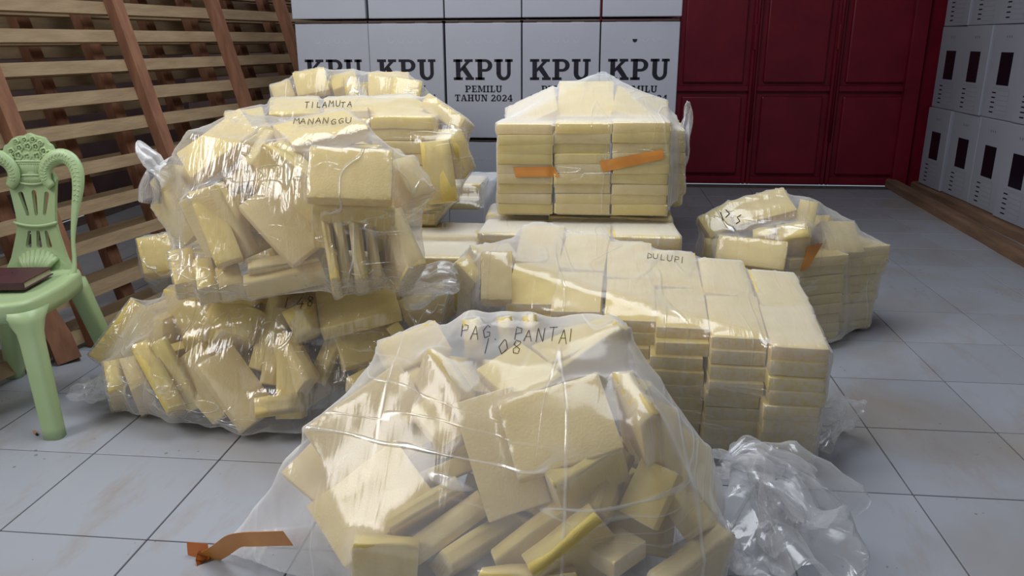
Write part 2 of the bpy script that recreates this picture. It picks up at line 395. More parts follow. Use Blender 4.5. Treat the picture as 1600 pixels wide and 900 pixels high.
G['U'] = (.96, [rect(.10, .32, .33, 1), rect(0, .87, .43, 1), rect(.64, .32, .82, 1), rect(.54, .87, .92, 1)]+ring(.46, .34, .36, .36, .155, .20, 180, 360, icx=.485))
G['E'] = (.82, [rect(.12, 0, .35, 1), rect(0, .87, .74, 1), rect(0, 0, .78, .13), rect(.35, .44, .56, .56), rect(.64, .68, .74, .9), rect(.68, .1, .78, .33), rect(.50, .34, .57, .66)])
G['M'] = (1.22, [rect(.12, 0, .26, 1), rect(0, .87, .30, 1), rect(0, 0, .38, .13), rect(.88, 0, 1.10, 1), rect(.86, .87, 1.2, 1), rect(.78, 0, 1.2, .13), [(.18, 1), (.42, 1), (.66, .22), (.52, .08)], [(.52, .08), (.66, .08), (.92, 1), (.84, .87)]])
G['I'] = (.50, [rect(.12, 0, .35, 1), rect(0, .87, .47, 1), rect(0, 0, .47, .13)])
G['L'] = (.78, [rect(.12, 0, .35, 1), rect(0, .87, .47, 1), rect(0, 0, .74, .13), rect(.63, .1, .74, .38)])
G['T'] = (.86, [rect(.30, 0, .53, 1), rect(0, .87, .83, 1), rect(0, .66, .10, .9), rect(.73, .66, .83, .9), rect(.18, 0, .65, .13)])
G['A'] = (.98, [[(.06, .1), (.20, .1), (.50, 1), (.38, 1)], [(.38, 1), (.58, 1), (.90, .1), (.64, .1)], rect(.24, .28, .70, .40), rect(0, 0, .34, .13), rect(.54, 0, .97, .13)])
G['H'] = (1.04, [rect(.12, 0, .35, 1), rect(.66, 0, .89, 1), rect(.35, .44, .66, .56), rect(0, .87, .44, 1), rect(0, 0, .44, .13), rect(.56, .87, 1.0, 1), rect(.56, 0, 1.0, .13)])
G['N'] = (1.02, [rect(.12, 0, .25, 1), rect(.74, 0, .88, 1), [(.12, 1), (.38, 1), (.88, 0), (.66, 0)], rect(0, .87, .34, 1), rect(0, 0, .36, .13), rect(.62, .87, .99, 1)])
G['0'] = (.82, ring(.38, .5, .38, .5, .16, .36, 0, 360, 24))
G['2'] = (.78, ring(.36, .70, .34, .30, .13, .16, -30, 170, 12)+[rect(0, 0, .74, .15), [(.02, .15), (.28, .15), (.68, .58), (.50, .66)], rect(.64, .1, .74, .32)])
G['4'] = (.82, [rect(.42, 0, .63, 1), rect(0, .24, .76, .37), [(0, .37), (.16, .37), (.56, 1), (.42, 1)], rect(.30, 0, .74, .12)])
G[' '] = (.40, [])
def lettering(text, h, wscale=1.0, track=0.06):
    """polygons in x,z, centred at x=0, baseline z=0"""
    polys = []; x = 0
    for ch in text:
        adv, ps = G[ch]
        for p in ps: polys.append([((x+a)*h*wscale, b*h) for a, b in p])
        x += adv+track
    wid = (x-track)*h*wscale
    return [[(a-wid/2, b) for a, b in p] for p in polys]

# ------------------------------------------------------------------ ballot boxes facing the camera
BW, BH, BD = 0.392, 0.594, 0.40
def text_mesh():
    V, Fc = [], []
    for line, h, z, ws in (('KPU', .104, .298, 1.0), ('PEMILU', .034, .236, 1.05), ('TAHUN 2024', .034, .19, 1.0)):
        for p in lettering(line, h, ws):
            o = len(V); V += [(a, -.0006, z+b) for a, b in p]; Fc.append(tuple(range(o, o+len(p))))
    return pd_mesh(V, Fc)
txt_me = text_mesh(); txt_me.materials.append(MT['ink'])
body_me = box_mesh(-BW/2, BW/2, 0, BD, 0, BH-.014, .004, 2); body_me.materials.append(MT['card'])
def lid_mesh():
    bm = bmesh.new()
    add_box(bm, -BW/2+.004, BW/2-.004, .003, BD, BH-.02, BH-.002)
    for a, b_ in ((-BW/2+.004, -.125), (-.045, .05), (.115, BW/2-.004)):
        add_box(bm, a, b_, -.001, .02, BH-.010, BH-.003, .0005)
    return bm_mesh(bm)
lid_me = lid_mesh(); lid_me.materials.append(MT['cardin'])
def slot_mesh():
    V, Fc = [], []
    for t in range(10):
        a0, a1 = math.pi*(1+t/10), math.pi*(1+(t+1)/10)
        o = len(V)
        for a, rr in ((a0, .0122), (a0, .0142), (a1, .0142), (a1, .0122)):
            V.append((rr*math.cos(a), -.0006, .498+1.1*rr*math.sin(a)))
        Fc.append((o, o+1, o+2, o+3))
    return pd_mesh(V, Fc)
slot_me = slot_mesh(); slot_me.materials.append(MT['emboss'])
hole_bm = bmesh.new()
add = [(-.026+.0125*math.cos(math.pi*(1+t/12)), -.0010, .498+.016*math.sin(math.pi*(1+t/12))) for t in range(13)]
hole_bm.faces.new([hole_bm.verts.new(p) for p in add]); hole_me = bm_mesh(hole_bm); hole_me.materials.append(MT['ink'])
seam_bm = bmesh.new()
for a, b_ in ((-.19, -.11), (-.10, -.005), (.01, .085), (.10, .19)):
    add_box(seam_bm, a, b_, -.0012, .002, .366, .374)
seam_me = bm_mesh(seam_bm); seam_me.materials.append(MT['ink'])

YB = 4.2
ordn = ['leftmost', 'second from left', 'middle', 'second from right', 'rightmost']
rowz = [0.105, 0.708, 1.312]
tag(struct('trim_3', box_mesh(-1.62, .44, 4.22, 4.62, 0, .103, .004), MT['rail']), 'low timber platform under the white boxes')
for r in range(3):
    for c in range(5):
        x = -1.386+.4*c + [0.0, .004, -.002, .003, .002][(c+r) % 5]
        o = empty('ballot_box', (x, YB + [.0, .012, .0, .006, .01][(c*2+r) % 5], rowz[r]), [0, .02, -.008, .01, -.015][(c+2*r) % 5]*(1 if r == 1 else .5))
        if r == 1:
            lb = 'white ballot box with bold black lettering, %s in the middle row' % ordn[c]
        elif r == 2:
            lb = 'white ballot box cut by the upper frame edge, %s in the row' % ordn[c]
        else:
            lb = 'white ballot box mostly hidden behind the bags, %s in the bottom row' % ordn[c]
        tag(o, lb, 'ballot box', 'white ballot boxes stacked facing the camera')
        link('body', body_me, None, o); link('lid_edge', lid_me, None, o)
        for k in range(4): link('handle_slot', slot_me, None, o, ((k-1.5)*.052, 0, 0))
        if r > 0: link('lettering', txt_me, None, o)
        if r == 1 and c == 4: link('open_handle_slot', hole_me, None, o)
        if r == 0: link('lid_seam', seam_me, None, o)

# ------------------------------------------------------------------ ballot boxes along the right
def side_parts():
    # local: front face at x=0 looking to -x, y along the row, z up
    W_ = .415
    body = box_mesh(0, .40, -W_/2, W_/2, 0, .606, .005, 2)
    win = box_mesh(-.0025, .003, -.085, .075, .19+.03, .43)
    V, Fc = [], []
    def q(y0, y1, z0, z1):
        o = len(V); V.extend([(-.0008, y0, z0), (-.0008, y1, z0), (-.0008, y1, z1), (-.0008, y0, z1)]); Fc.append((o, o+1, o+2, o+3))
    for k in range(6):
        z = .025+k*.032; q(-.115, .045, z, z+.0022)
    for y in (-.115, .045): q(y-.001, y+.001, .025, .187)
    q(-.12, .12, .197, .1995)
    table = pd_mesh(V, Fc)
    V, Fc = [], []
    for k in range(5): q(.06, .112, .036+k*.032, .0445+k*.032)
    for k in range(3): q(-.03+k*.03, -.025+k*.03, .52, .535)
    words = pd_mesh(V, Fc)
    return body, win, table, words
sb, sw, st, swd = side_parts()
for me, m in ((sb, 'card'), (sw, 'window'), (st, 'greyink'), (swd, 'ink')): me.materials.append(MT[m])
rown = ['bottom', 'middle', 'top']
coln = ['farthest', 'second farthest', 'third farthest', 'fourth farthest', 'nearest']
for r in range(3):
    for c in range(5):
        y = 6.555-.43*c
        x = 2.655+[.0, .022, .018, -.002, .01][c] if r == 0 else 2.668+[0, .012, .0, .014, .004][(c+r) % 5]
        z = .074+.609*r
        o = empty('ballot_box', (x, y+(.02 if r else 0)-(.03 if r == 2 else 0), z), [.0, .012, -.01, .008, .0][(c+r) % 5])
        tag(o, 'white ballot box with dark window, %s of the %s row on the right' % (coln[c], rown[r]) if c < 4 else 'white ballot box with dark window, nearest of the %s row on the right' % rown[r],
            'ballot box', 'white ballot boxes with dark windows along the right side')
        link('body', sb, None, o); link('window', sw, None, o)
        tag(link('printed_table', st, None, o), kind='stuff'); tag(link('printed_words', swd, None, o), kind='stuff')
# timber rails the right-hand boxes stand on
def beam(name, p0, p1, wd, ht, label, cat, m, rnd=.012):
    p0, p1 = Vector(p0), Vector(p1); L = (p1-p0).length
    n = 24; V = []; Fc = []
    d = (p1-p0).normalized(); s = Vector((d.y, -d.x, 0)).normalized()
    prof = [(-.5, 0), (.5, 0), (.5, .75), (.36, .97), (-.36, .97), (-.5, .75)]
    for i in range(n+1):
        p = p0+d*(L*i/n)
        for k, (a, b) in enumerate(prof):
            nz = noise.noise(Vector((i*.35, k*3.1, L)))*.006
            V.append(p+s*(a*wd+nz)+Vector((0, 0, b*ht+(nz if b > .1 else 0))))
    m_ = len(prof)
    for i in range(n):
        for k in range(m_): Fc.append((i*m_+k, i*m_+(k+1) % m_, (i+1)*m_+(k+1) % m_, (i+1)*m_+k))
    Fc.append(tuple(range(m_-1, -1, -1))); Fc.append(tuple(n*m_+k for k in range(m_)))
    base = Vector(p0); me = pd_mesh([v-base for v in V], Fc)
    return tag(link(name, me, m, None, base), label, cat)
beam('timber_beam', (2.50, 6.93, 0), (2.37, 3.6, 0), .085, .075, 'round-edged brown timber beam lying on the floor beside the right-hand boxes', 'beam', MT['rail'])
beam('timber_beam', (2.70, 6.85, 0), (2.665, 3.6, 0), .13, .072, 'brown timber beam carrying the front edge of the right-hand boxes', 'beam', MT['rail'])
beam('timber_beam', (2.98, 6.85, 0), (2.96, 3.6, 0), .10, .072, 'timber beam hidden under the right-hand boxes', 'beam', MT['rail'])

# ------------------------------------------------------------------ leaning lattice panels on the left
FD = Vector((.166, 1, 0)).normalized()          # along the slats
FT = Vector((-.265, .044, 1)).normalized()      # up the posts
FN = FD.cross(FT).normalized()
if FN.x < 0: FN = -FN                            # towards the room
def fbox(o0, a0, a1, b0, b1, n0, n1, jit=0.0):
    """box in panel coordinates: a along the slats, b up the posts, n towards the room"""
    V = []
    for n_ in (n0, n1):
        for b in (b0, b1):
            for a in (a0, a1):
                V.append(o0+FD*a+FT*b+FN*n_)
    return V, [(0, 1, 3, 2), (4, 6, 7, 5), (0, 4, 5, 1), (2, 3, 7, 6), (0, 2, 6, 4), (1, 5, 7, 3)]
slat_b = [0.0]
def panel(off, da, db, label, posts):
    base = Vector((-2.085, 2.7, 0)) - FN*off
    base = base - FT*(base.z/FT.z) if abs(base.z) > 1e-6 else base
    root = empty('lattice_panel', base)
    tag(root, label, 'lattice', 'wooden lattice panels leaning on the left')
    for b_top in (.08, .237, .417, .574, .735, .895, 1.029, 1.166, 1.302, 1.43, 1.57, 1.71, 1.85):
        b = b_top-.056+db
        a0, a1 = -1.45+da+random.uniform(-.03, .03), 3.55+da+random.uniform(-.05, .05)
        me = pd_mesh(*fbox(Vector(), a0, a1, max(.002, b), b+.056+random.uniform(-.003, .003), -.028, 0))
        link('slat', me, MT['slat'], root)
    for a in posts:
        sk = random.uniform(-.01, .01)
        me = pd_mesh(*fbox(Vector(), a-.035, a+.035, 0.0, 1.95, .0005, .05))
        link('post', me, MT['post'], root)
    return root
panel(0.0, 0.0, 0, 'pale slatted wooden lattice with red-brown posts, front panel behind the green chair', (-.62, .177, .98, 1.75, 2.47, 3.2))
panel(.135, -.05, -.012, 'second slatted wooden lattice, seen through the gaps of the front panel', (-.7, .10, .895, 1.69, 2.5, 3.2))
panel(.27, .02, -.07, 'dark rearmost slatted wooden lattice against the left wall', (-.1, .68, 1.5, 2.3))
# stub of post at the foot of the lattice
V, Fc = tube([(-2.05, 2.70, .001), (-2.075, 2.705, .09), (-2.16, 2.70, .30)], [.062, .06, .055], 4, upv=Vector((0, 1, .0)))
stub = empty('wooden_post', (-2.05, 2.70, 0))
tag(stub, 'short red-brown wooden post on the floor behind the green chair', 'post')
link('shaft', pd_mesh([v-Vector((-2.05, 2.70, 0)) for v in V], Fc), MT['post'], stub)

# ------------------------------------------------------------------ green plastic chair
ch = empty('plastic_chair', (-1.929, 2.315, 0), math.radians(5))
tag(ch, 'pale green plastic chair with flower basket backrest and curled arms', 'chair')
def poly_plate(outline, holes, y0, th, lean=0.0, z_ref=.43, curve=0.0):
    bm = bmesh.new()
    edges = []
    for loop in [outline]+holes:
        vs_ = [bm.verts.new((x, 0, z)) for x, z in loop]
        edges += [bm.edges.new((vs_[i], vs_[(i+1) % len(vs_)])) for i in range(len(vs_))]
    bmesh.ops.triangle_fill(bm, use_beauty=True, use_dissolve=False, edges=edges)
    fs = list(bm.faces)
    r = bmesh.ops.extrude_face_region(bm, geom=fs)
    for v in [g for g in r['geom'] if isinstance(g, bmesh.types.BMVert)]: v.co.y += th
    for v in bm.verts: v.co.y += y0 + lean*(v.co.z-z_ref) - curve*v.co.x**2
    bmesh.ops.recalc_face_normals(bm, faces=bm.faces)
    return bm
def slotloop(xc0, z0, xc1, z1, w0, w1, n=5):
    pts = []
    for k in range(n+1):
        a = math.pi+math.pi*k/n; pts.append((xc0+w0*math.cos(a), z0+w0*math.sin(a)))
    for k in range(n+1):
        a = math.pi*k/n; pts.append((xc1+w1*math.cos(a), z1+w1*math.sin(a)))
    return pts
YBK = .20; LEAN = .14
half = [(.125, .40), (.115, .44), (.098, .475), (.085, .52), (.074, .56), (.068, .595), (.070, .63), (.076, .68), (.082, .72), (.088, .745), (.075, .77)]
outl = [(x, z) for x, z in half]+[(-x, z) for x, z in reversed(half)]
holes = [slotloop(s*.030, .625, s*.046, .695, .006, .009) for s in (-1, 1)]+[slotloop(0, .625, 0, .70, .006, .009)]
holes += [slotloop(s*.037, .515, s*.030, .562, .010, .006) for s in (-1, 1)]+[slotloop(0, .515, 0, .562, .010, .006)]
bk = link('backrest', bm_mesh(poly_plate(outl, holes, YBK, .016, LEAN, curve=1.2)), MT['chair'], ch)
def bky(x, z): return YBK+LEAN*(z-.43)-1.2*x*x
# basket of flowers crest
cr = [(-.055, .735), (.055, .735), (.062, .79), (.088, .815), (.094, .845)]
for k in range(13):
    a = math.radians(20+140*k/12); cr.append((.092*math.cos(a)*1.02, .815+.083*math.sin(a)+.004*math.sin(k*2.4)))
cr += [(-.094, .845), (-.088, .815), (-.062, .79)]
crest = link('flower_crest', bm_mesh(poly_plate(cr, [], YBK-.004, .02, LEAN, curve=1.2)), MT['chair'], ch)
parts = []
def torus(cx, cz, R_, r_, n=14, m_=6, petals=0):
    V, Fc = [], []
    y = bky(cx, cz)-.006
    for i in range(n):
        a = 2*math.pi*i/n; RR = R_*(1+.16*math.cos(petals*a)) if petals else R_
        for k in range(m_):
            t = 2*math.pi*k/m_
            V.append(Vector((cx+(RR+r_*math.cos(t))*math.cos(a), y-r_*math.sin(t), cz+(RR+r_*math.cos(t))*math.sin(a))))
    for i in range(n):
        for k in range(m_): Fc.append((i*m_+k, i*m_+(k+1) % m_, ((i+1) % n)*m_+(k+1) % m_, ((i+1) % n)*m_+k))
    return V, Fc
def dome(cx, cz, r_):
    y = bky(cx, cz)-.006
    return tube([(cx, y, cz), (cx, y-r_, cz), (cx, y-r_*1.3, cz)], [r_, r_*.8, .0005], 8, upv=Vector((0, 0, 1)))
for cx, cz, R_ in ((-.058, .842, .0095), (-.03, .853, .010), (.0, .858, .0115), (.028, .857, .011), (.055, .843, .010), (.074, .836, .009), (-.035, .828, .012), (-.005, .822, .012), (.030, .824, .013), (-.065, .82, .01), (.06, .822, .0095), (-.01, .88, .009), (.02, .882, .009), (-.04, .875, .008), (.045, .87, .008)):
    V, Fc = merge([torus(cx, cz, R_, .0042, 20, 6, 5), dome(cx, cz, .0042)]); link('flower', pd_mesh(V, Fc, smooth=True), MT['chair'], crest)
parts = []
for k in range(-8, 9):           # flutes of the basket
    x1, x0_ = k*.0066, k*.0042
    parts.append(tube([(x0_, bky(x0_, .765)-.006, .765), (x1, bky(x1, .805)-.007, .805)], [.0022, .003], 6))
    parts.append(tube([(x0_*1.25, bky(x0_, .737)-.006, .737), (x0_*.9, bky(x0_, .757)-.006, .757)], [.0028, .002], 6))
for z, hw, rr in ((.808, .060, .0042), (.801, .058, .003), (.761, .034, .0036)):
    parts.append(tube([(x, bky(x, z)-.008, z) for x in np.linspace(-hw, hw, 9)], [rr]*9, 6, upv=Vector((0, 0, 1))))
parts.append(tube([(.05*math.sin(a), bky(0, .735)-.008, .745-.016*math.cos(a)) for a in np.linspace(-1.3, 1.3, 13)], [.004]*13, 6))
V, Fc = merge(parts); link('basket', pd_mesh(V, Fc, smooth=True), MT['chair'], crest)
# waist ring and shell
parts = [tube([(x, bky(x, .59)-.010+1.5*x*x, .585+2.2*x*x) for x in np.linspace(-.076, .076, 15)], [.006]*15, 8, upv=Vector((0, 0, 1)))]
V, Fc = merge(parts); link('waist_ring', pd_mesh(V, Fc, smooth=True), MT['chair'], bk)
parts = []
for k in range(-4, 5):
    a = k*.26
    x1, z1 = .075*math.sin(a), .448+.052*math.cos(a)
    parts.append(tube([(.035*math.sin(a), YBK-.04, .437), (.06*math.sin(a), YBK-.02, .462), (x1, bky(x1, z1)-.004, z1)], [.006, .011, .010], 8))
V, Fc = merge(parts); link('shell', pd_mesh(V, Fc, smooth=True), MT['chair'], bk)
# curled arms
arm_pts = [(.075, .722), (.056, .748), (.058, .785), (.083, .815), (.120, .826), (.155, .812), (.174, .775), (.176, .725), (.166, .665), (.155, .60), (.150, .54), (.152, .485), (.150, .445), (.140, .425)]
arm_r = [.016, .021, .024, .026, .027, .027, .025, .021, .016, .0105, .0075, .008, .010, .012]
for s in (-1, 1):
    sp = spline([(s*x, bky(.05, z) - .012 - .05*max(0, (i-4)/9), z) for i, (x, z) in enumerate(arm_pts)], 44)
    rr = [float(np.interp(i/44*13, range(14), arm_r)) for i in range(45)]
    V, Fc = tube(sp, rr, 10, flat=.55, upv=Vector((0, 1, 0)))
    arm = link('armrest', pd_mesh(V, Fc, smooth=True), MT['chair'], ch)
    parts = []
    for k in range(3, 27):       # leaf relief
        p, q_ = sp[k], sp[k+1]; t = (q_-p).normalized(); sd = t.cross(Vector((0, 1, 0))).normalized()
        for sg in (-1, 1):
            a = p+Vector((0, -rr[k]*.50, 0)); b = p+t*.008+sd*(sg*rr[k]*.55)+Vector((0, -rr[k]*.44, 0))
            parts.append(tube([a, (a+b)/2+Vector((0, -.0012, 0)), b], [.0008, .0024, .0006], 5))
    V, Fc = merge(parts); link('leaf_relief', pd_mesh(V, Fc, smooth=True), MT['chair'], arm)
# seat: dished rounded slab with apron
def seat_mesh():
    n = 40; rings = []
    def outline(sc, z, drop=0):
        pts = []
        for k in range(n):
            a = 2*math.pi*k/n; c_, s_ = math.cos(a), math.sin(a)
            e = .38
            x = math.copysign(abs(c_)**e, c_); y = math.copysign(abs(s_)**e, s_)
            wx = .195 if y < 0 else .195-.035*y
            pts.append(Vector((x*wx*sc, y*.215*sc, z)))
        return pts
    spec = [(.0, .424), (.5, .425), (.8, .430), (.93, .436), (.985, .434), (1.0, .424), (1.005, .40), (1.0, .375), (.975, .375), (.965, .41), (.5, .413), (0, .413)]
    V, Fc = [], []
    for sc, z in spec: rings.append(len(V)); V += outline(max(sc, .001), z)
    for r_ in range(len(spec)-1):
        for k in range(n): Fc.append((rings[r_]+k, rings[r_]+(k+1) % n, rings[r_+1]+(k+1) % n, rings[r_+1]+k))
    return pd_mesh(V, Fc, smooth=True)
link('seat', seat_mesh(), MT['chair'], ch)
# legs: tapered channel legs, splayed, swelling into the apron
for sx_, sy_ in ((1, -1), (-1, -1), (1, 1), (-1, 1)):
    top = Vector((sx_*(.165 if sy_ < 0 else .125), sy_*.175, .405)); foot = Vector((sx_*(.222 if sy_ < 0 else .20), sy_*.236, 0))
    V, Fc = [], []; m_ = 14; nseg = 12
    for i in range(nseg+1):
        t = i/nseg; c_ = top.lerp(foot, t)
        fl = .035 if sy_ < 0 else .006
        hw = .034+fl*max(0, 1-t/.22)**2 - .004*t; hd = .030+fl*max(0, 1-t/.22)**2 - .004*t
        for k in range(m_):
            a = 2*math.pi*k/m_; e = .6
            x = math.copysign(abs(math.cos(a))**e, math.cos(a))*hw; y = math.copysign(abs(math.sin(a))**e, math.sin(a))*hd
            if x*sx_ < 0 and t < .3: x *= 1.0
            V.append(Vector((c_.x+x-sx_*max(0, hw-.034)*.8, c_.y+y-sy_*max(0, hd-.03)*.8, c_.z)))
    for i in range(nseg):
        for k in range(m_): Fc.append((i*m_+k, i*m_+(k+1) % m_, (i+1)*m_+(k+1) % m_, (i+1)*m_+k))
    Fc.append(tuple(range(m_-1, -1, -1))); Fc.append(tuple(nseg*m_+k for k in range(m_)))
    link('leg', pd_mesh(V, Fc, smooth=True), MT['chair'], ch)
# book
bookr = empty('book', (-1.965, 2.335, .436), math.radians(8))
tag(bookr, 'closed dark maroon notebook lying on the green chair seat', 'book')
bm = bmesh.new(); add_box(bm, -.13, .13, -.09, .09, .022, .027, .002, 2); add_box(bm, -.13, .13, -.09, .09, 0, .004, .0015, 1); add_box(bm, -.13, .13, -.0925, -.087, 0, .027, .002, 2)
link('cover', bm_mesh(bm), MT['book'], bookr)
link('pages', box_mesh(-.125, .124, -.086, .084, .004, .022), MT['paper'], bookr)
V, Fc = tube([(.03, .02, .027), (.03, .02, .0285)], [.004, .003], 10); link('snap_button', pd_mesh(V, Fc), MT['window'], bookr)

# ------------------------------------------------------------------ foam blocks
L0, W0, T0 = .25, .165, .042
def block_variant(seed, bev=.0048, wob=.0035):
    bm = bmesh.new(); bmesh.ops.create_cube(bm, size=1)
    for v in bm.verts: v.co = Vector((v.co.x*L0, v.co.y*W0, v.co.z*T0))
    bmesh.ops.subdivide_edges(bm, edges=[e for e in bm.edges if abs(e.verts[0].co.z-e.verts[1].co.z) < 1e-6], cuts=2, use_grid_fill=True)
    es = [e for e in bm.edges if len(e.link_faces) == 2 and e.calc_face_angle(0) > 1.0]
    bmesh.ops.bevel(bm, geom=es, offset=bev, segments=2, affect='EDGES', profile=.5)
    for v in bm.verts:
        p = v.co*9+Vector((seed*7.3, 0, 0))
        v.co += noise.noise_vector(p)*wob
        sx_ = 1-(abs(v.co.x)/(L0/2))**2*.10; v.co.z *= .97+.06*sx_
    bm2 = bm
    for v in bm2.verts: v.co = Vector((v.co.x/L0, v.co.y/W0, v.co.z/T0))
    me = bm_mesh(bm2, 'foam_block', True); me.materials.append(MT['foam'])
    return me
BV = [block_variant(k) for k in range(6)]
BS = [block_variant(k+10, .0022, .0022) for k in range(4)]     # tightly stacked, crisper edges
CORN = [Vector((a, b, c)) for a in (-.5, .5) for b in (-.5, .5) for c in (-.5, .5)]

FILL = []
def pix(P):
    d = Vector(P)-CAM; z = d.dot(fw); return 800+F*d.dot(ri)/z, 450-F*d.dot(up)/z
class Bag:
    def __init__(s, label_block, group):
        s.bl = []      # (center, ax, ay, az) full-length axes
        s.lb, s.gr = label_block, group
        s.neat = False; s.extra = []; s.nh = None; s.lab = {}
    def add(s, c, ax, ay, az): s.bl.append((Vector(c), Vector(ax), Vector(ay), Vector(az)))
    def face(s, A, B, C, lab=L0, lac=W0, sB=0, sC=0, t=T0):
        """visible rectangular face: A=(u,v,Y) seed corner, B and C neighbours; sB,sC = +1 farther than A, -1 nearer, 0 same distance"""
        Pa = aty(*A)
        def solve(u, v, Lg, s_):
            d = ray(u, v).normalized(); o = CAM-Pa
            b = o.dot(d); k0 = -b; h2 = (o.length_squared-b*b); disc = Lg*Lg-h2
            if disc <= 0 or s_ == 0: return CAM+d*k0
            return CAM+d*(k0+s_*math.sqrt(disc))
        Pb, Pc = solve(B[0], B[1], lab, sB), solve(C[0], C[1], lac, sC)
        e1 = Pb-Pa; e2 = Pc-Pa; e2 = e2-e1*(e2.dot(e1)/e1.length_squared)*.999
        n_ = e1.cross(e2).normalized()
        if n_.dot(Pa-CAM) < 0: n_ = -n_
        c = Pa+(e1+e2+n_*t)/2
        zmin = min((c+e1*k.x+e2*k.y+n_*(t*k.z)).z for k in CORN)
        if zmin < .012: c.z += .012-zmin
        if e1.length >= e2.length: s.add(c, e1, e2, n_*t)
        else: s.add(c, e2, e1, n_*t)
    def corners(s, k):
        c, a, b, d = s.bl[k]
        return [c+a*q.x+b*q.y+d*q.z for q in CORN]
    def clash(s, blk, tol=.012):
        c, a, b, d = blk
        A = [v.normalized() for v in (a, b, d)]; ea = [v.length/2-tol/2 for v in (a, b, d)]
        for (c2, a2, b2, d2) in s.bl:
            D = c2-c
            if D.length > .36: continue
            B_ = [v.normalized() for v in (a2, b2, d2)]; eb = [v.length/2-tol/2 for v in (a2, b2, d2)]
            axes = A+B_+[x.cross(y) for x in A for y in B_]
            sep = False
            for ax in axes:
                if ax.length < 1e-4: continue
                ax = ax.normalized()
                ra = sum(e*abs(ax.dot(v)) for e, v in zip(ea, A)); rb = sum(e*abs(ax.dot(v)) for e, v in zip(eb, B_))
                if abs(D.dot(ax)) > ra+rb: sep = True; break
            if not sep: return True
        return False
    def fill(s, n, cen, rad, zmin=.015, ymin=None, tries=5000, tol=.03, upright=.5, ok=None):
        cen = Vector(cen); got = 0; s.nh = len(s.bl)
        for _ in range(tries):
            if got >= n: break
            q = Vector(rng.normal(size=3)).normalized()*rng.random()**(1/3)
            c = cen+Vector((q.x*rad[0], q.y*rad[1], q.z*rad[2]))
            if ymin is not None and c.y < ymin(c): continue
            R_ = Matrix.Rotation(rng.uniform(0, 6.28), 3, 'Z') @ Matrix.Rotation(rng.choice([0, 1.57, 1.2, .5, -.4])+rng.normal()*.2, 3, 'X') @ Matrix.Rotation(rng.normal()*.35, 3, 'Y')
            blk = (c, R_ @ Vector((L0, 0, 0)), R_ @ Vector((0, W0, 0)), R_ @ Vector((0, 0, T0)))
            cs = [c+blk[1]*k.x+blk[2]*k.y+blk[3]*k.z for k in CORN]
            if min(p.z for p in cs) < zmin: continue
            if any(((p.x-cen.x)/rad[0])**2+((p.y-cen.y)/rad[1])**2+((p.z-cen.z)/rad[2])**2 > 1.0 for p in cs): continue
            if ymin is not None and any(p.y < ymin(p)-.0 for p in cs): continue
            if ok is not None and not all(ok(*pix(p)) for p in cs): continue
            if s.clash(blk, tol): continue
            s.bl.append(blk); got += 1
    def describe(s, k):
        """how it lies and where in its bag"""
        n_ = s.nh if s.nh is not None else len(s.bl)
        P = [pix(q[0]) for q in s.bl[:n_]]
        us = sorted(p[0] for p in P); vs_ = sorted(p[1] for p in P)
        c, a, b, d = s.bl[k]; u, v = P[k]; nz = abs(d.normalized().z); lz = abs(a.normalized().z)
        pose = 'lying flat' if nz > .85 else 'tilted' if nz > .45 else 'standing on end' if lz > .6 else 'standing on edge'
        fu = us.index(u)/max(1, n_-1); fv = vs_.index(v)/max(1, n_-1)
        hx_ = ['far left', 'left', 'middle', 'right', 'far right'][min(4, int(fu*5))]
        hv = ['top', 'upper', 'mid-height', 'lower', 'bottom'][min(4, int(fv*5))]
        return 'foam block %s, %s %s of the %s' % (pose, hv, hx_, s.lb)
    def unique_labels(s):
        n_ = s.nh if s.nh is not None else len(s.bl)
        by = {}
        for k in range(n_):
            s.lab[k] = s.lab.get(k) or s.describe(k); by.setdefault(s.lab[k], []).append(k)
        for lb, ks in by.items():
            if len(ks) < 2: continue
            us = [pix(s.bl[k][0])[0] for k in ks]; vs_ = [pix(s.bl[k][0])[1] for k in ks]
            side = max(us)-min(us) > max(vs_)-min(vs_)
            ks = [k for _, k in sorted(zip(us if side else vs_, ks))]
            words = {2: ['leftmost', 'rightmost'], 3: ['leftmost', 'central', 'rightmost']}.get(len(ks), ['leftmost']+['second', 'third', 'fourth', 'fifth', 'sixth'][:len(ks)-2]+['rightmost'])
            if not side: words = [w_.replace('leftmost', 'uppermost').replace('rightmost', 'lowermost') for w_ in words]
            for k, w_ in zip(ks, words): s.lab[k] = w_+' '+lb
    def make_blocks(s, names=None):
        s.unique_labels()
        for k, (c, a, b, d) in enumerate(s.bl):
            if s.nh is not None and k >= s.nh: FILL.append((c, a, b, d)); continue
            me = BS[k % 4] if s.neat is True or k < s.neat else BV[(k*5+len(s.bl)) % len(BV)]
            o = bpy.data.objects.new('foam_block', me); col.objects.link(o)
            X, Y_, Z = a.normalized(), b.normalized(), d.normalized()
            if X.cross(Y_).dot(Z) < 0: Z = -Z
            R_ = Matrix((X, Y_, Z)).transposed().to_4x4()
            o.matrix_world = Matrix.Translation(c) @ R_ @ Matrix.Diagonal((a.length, b.length, d.length, 1))
            tag(o, s.lab.get(k) or s.describe(k), 'foam block', s.gr)
    def bvh(s):
        V, Fc = [], []
        for k in range(len(s.bl)):
            o = len(V); V += s.corners(k)
            Fc += [tuple(o+i for i in q) for q in ((0, 1, 3, 2), (4, 6, 7, 5), (0, 4, 5, 1), (2, 3, 7, 6), (0, 2, 6, 4), (1, 5, 7, 3))]
        return BVHTree.FromPolygons(V, Fc)
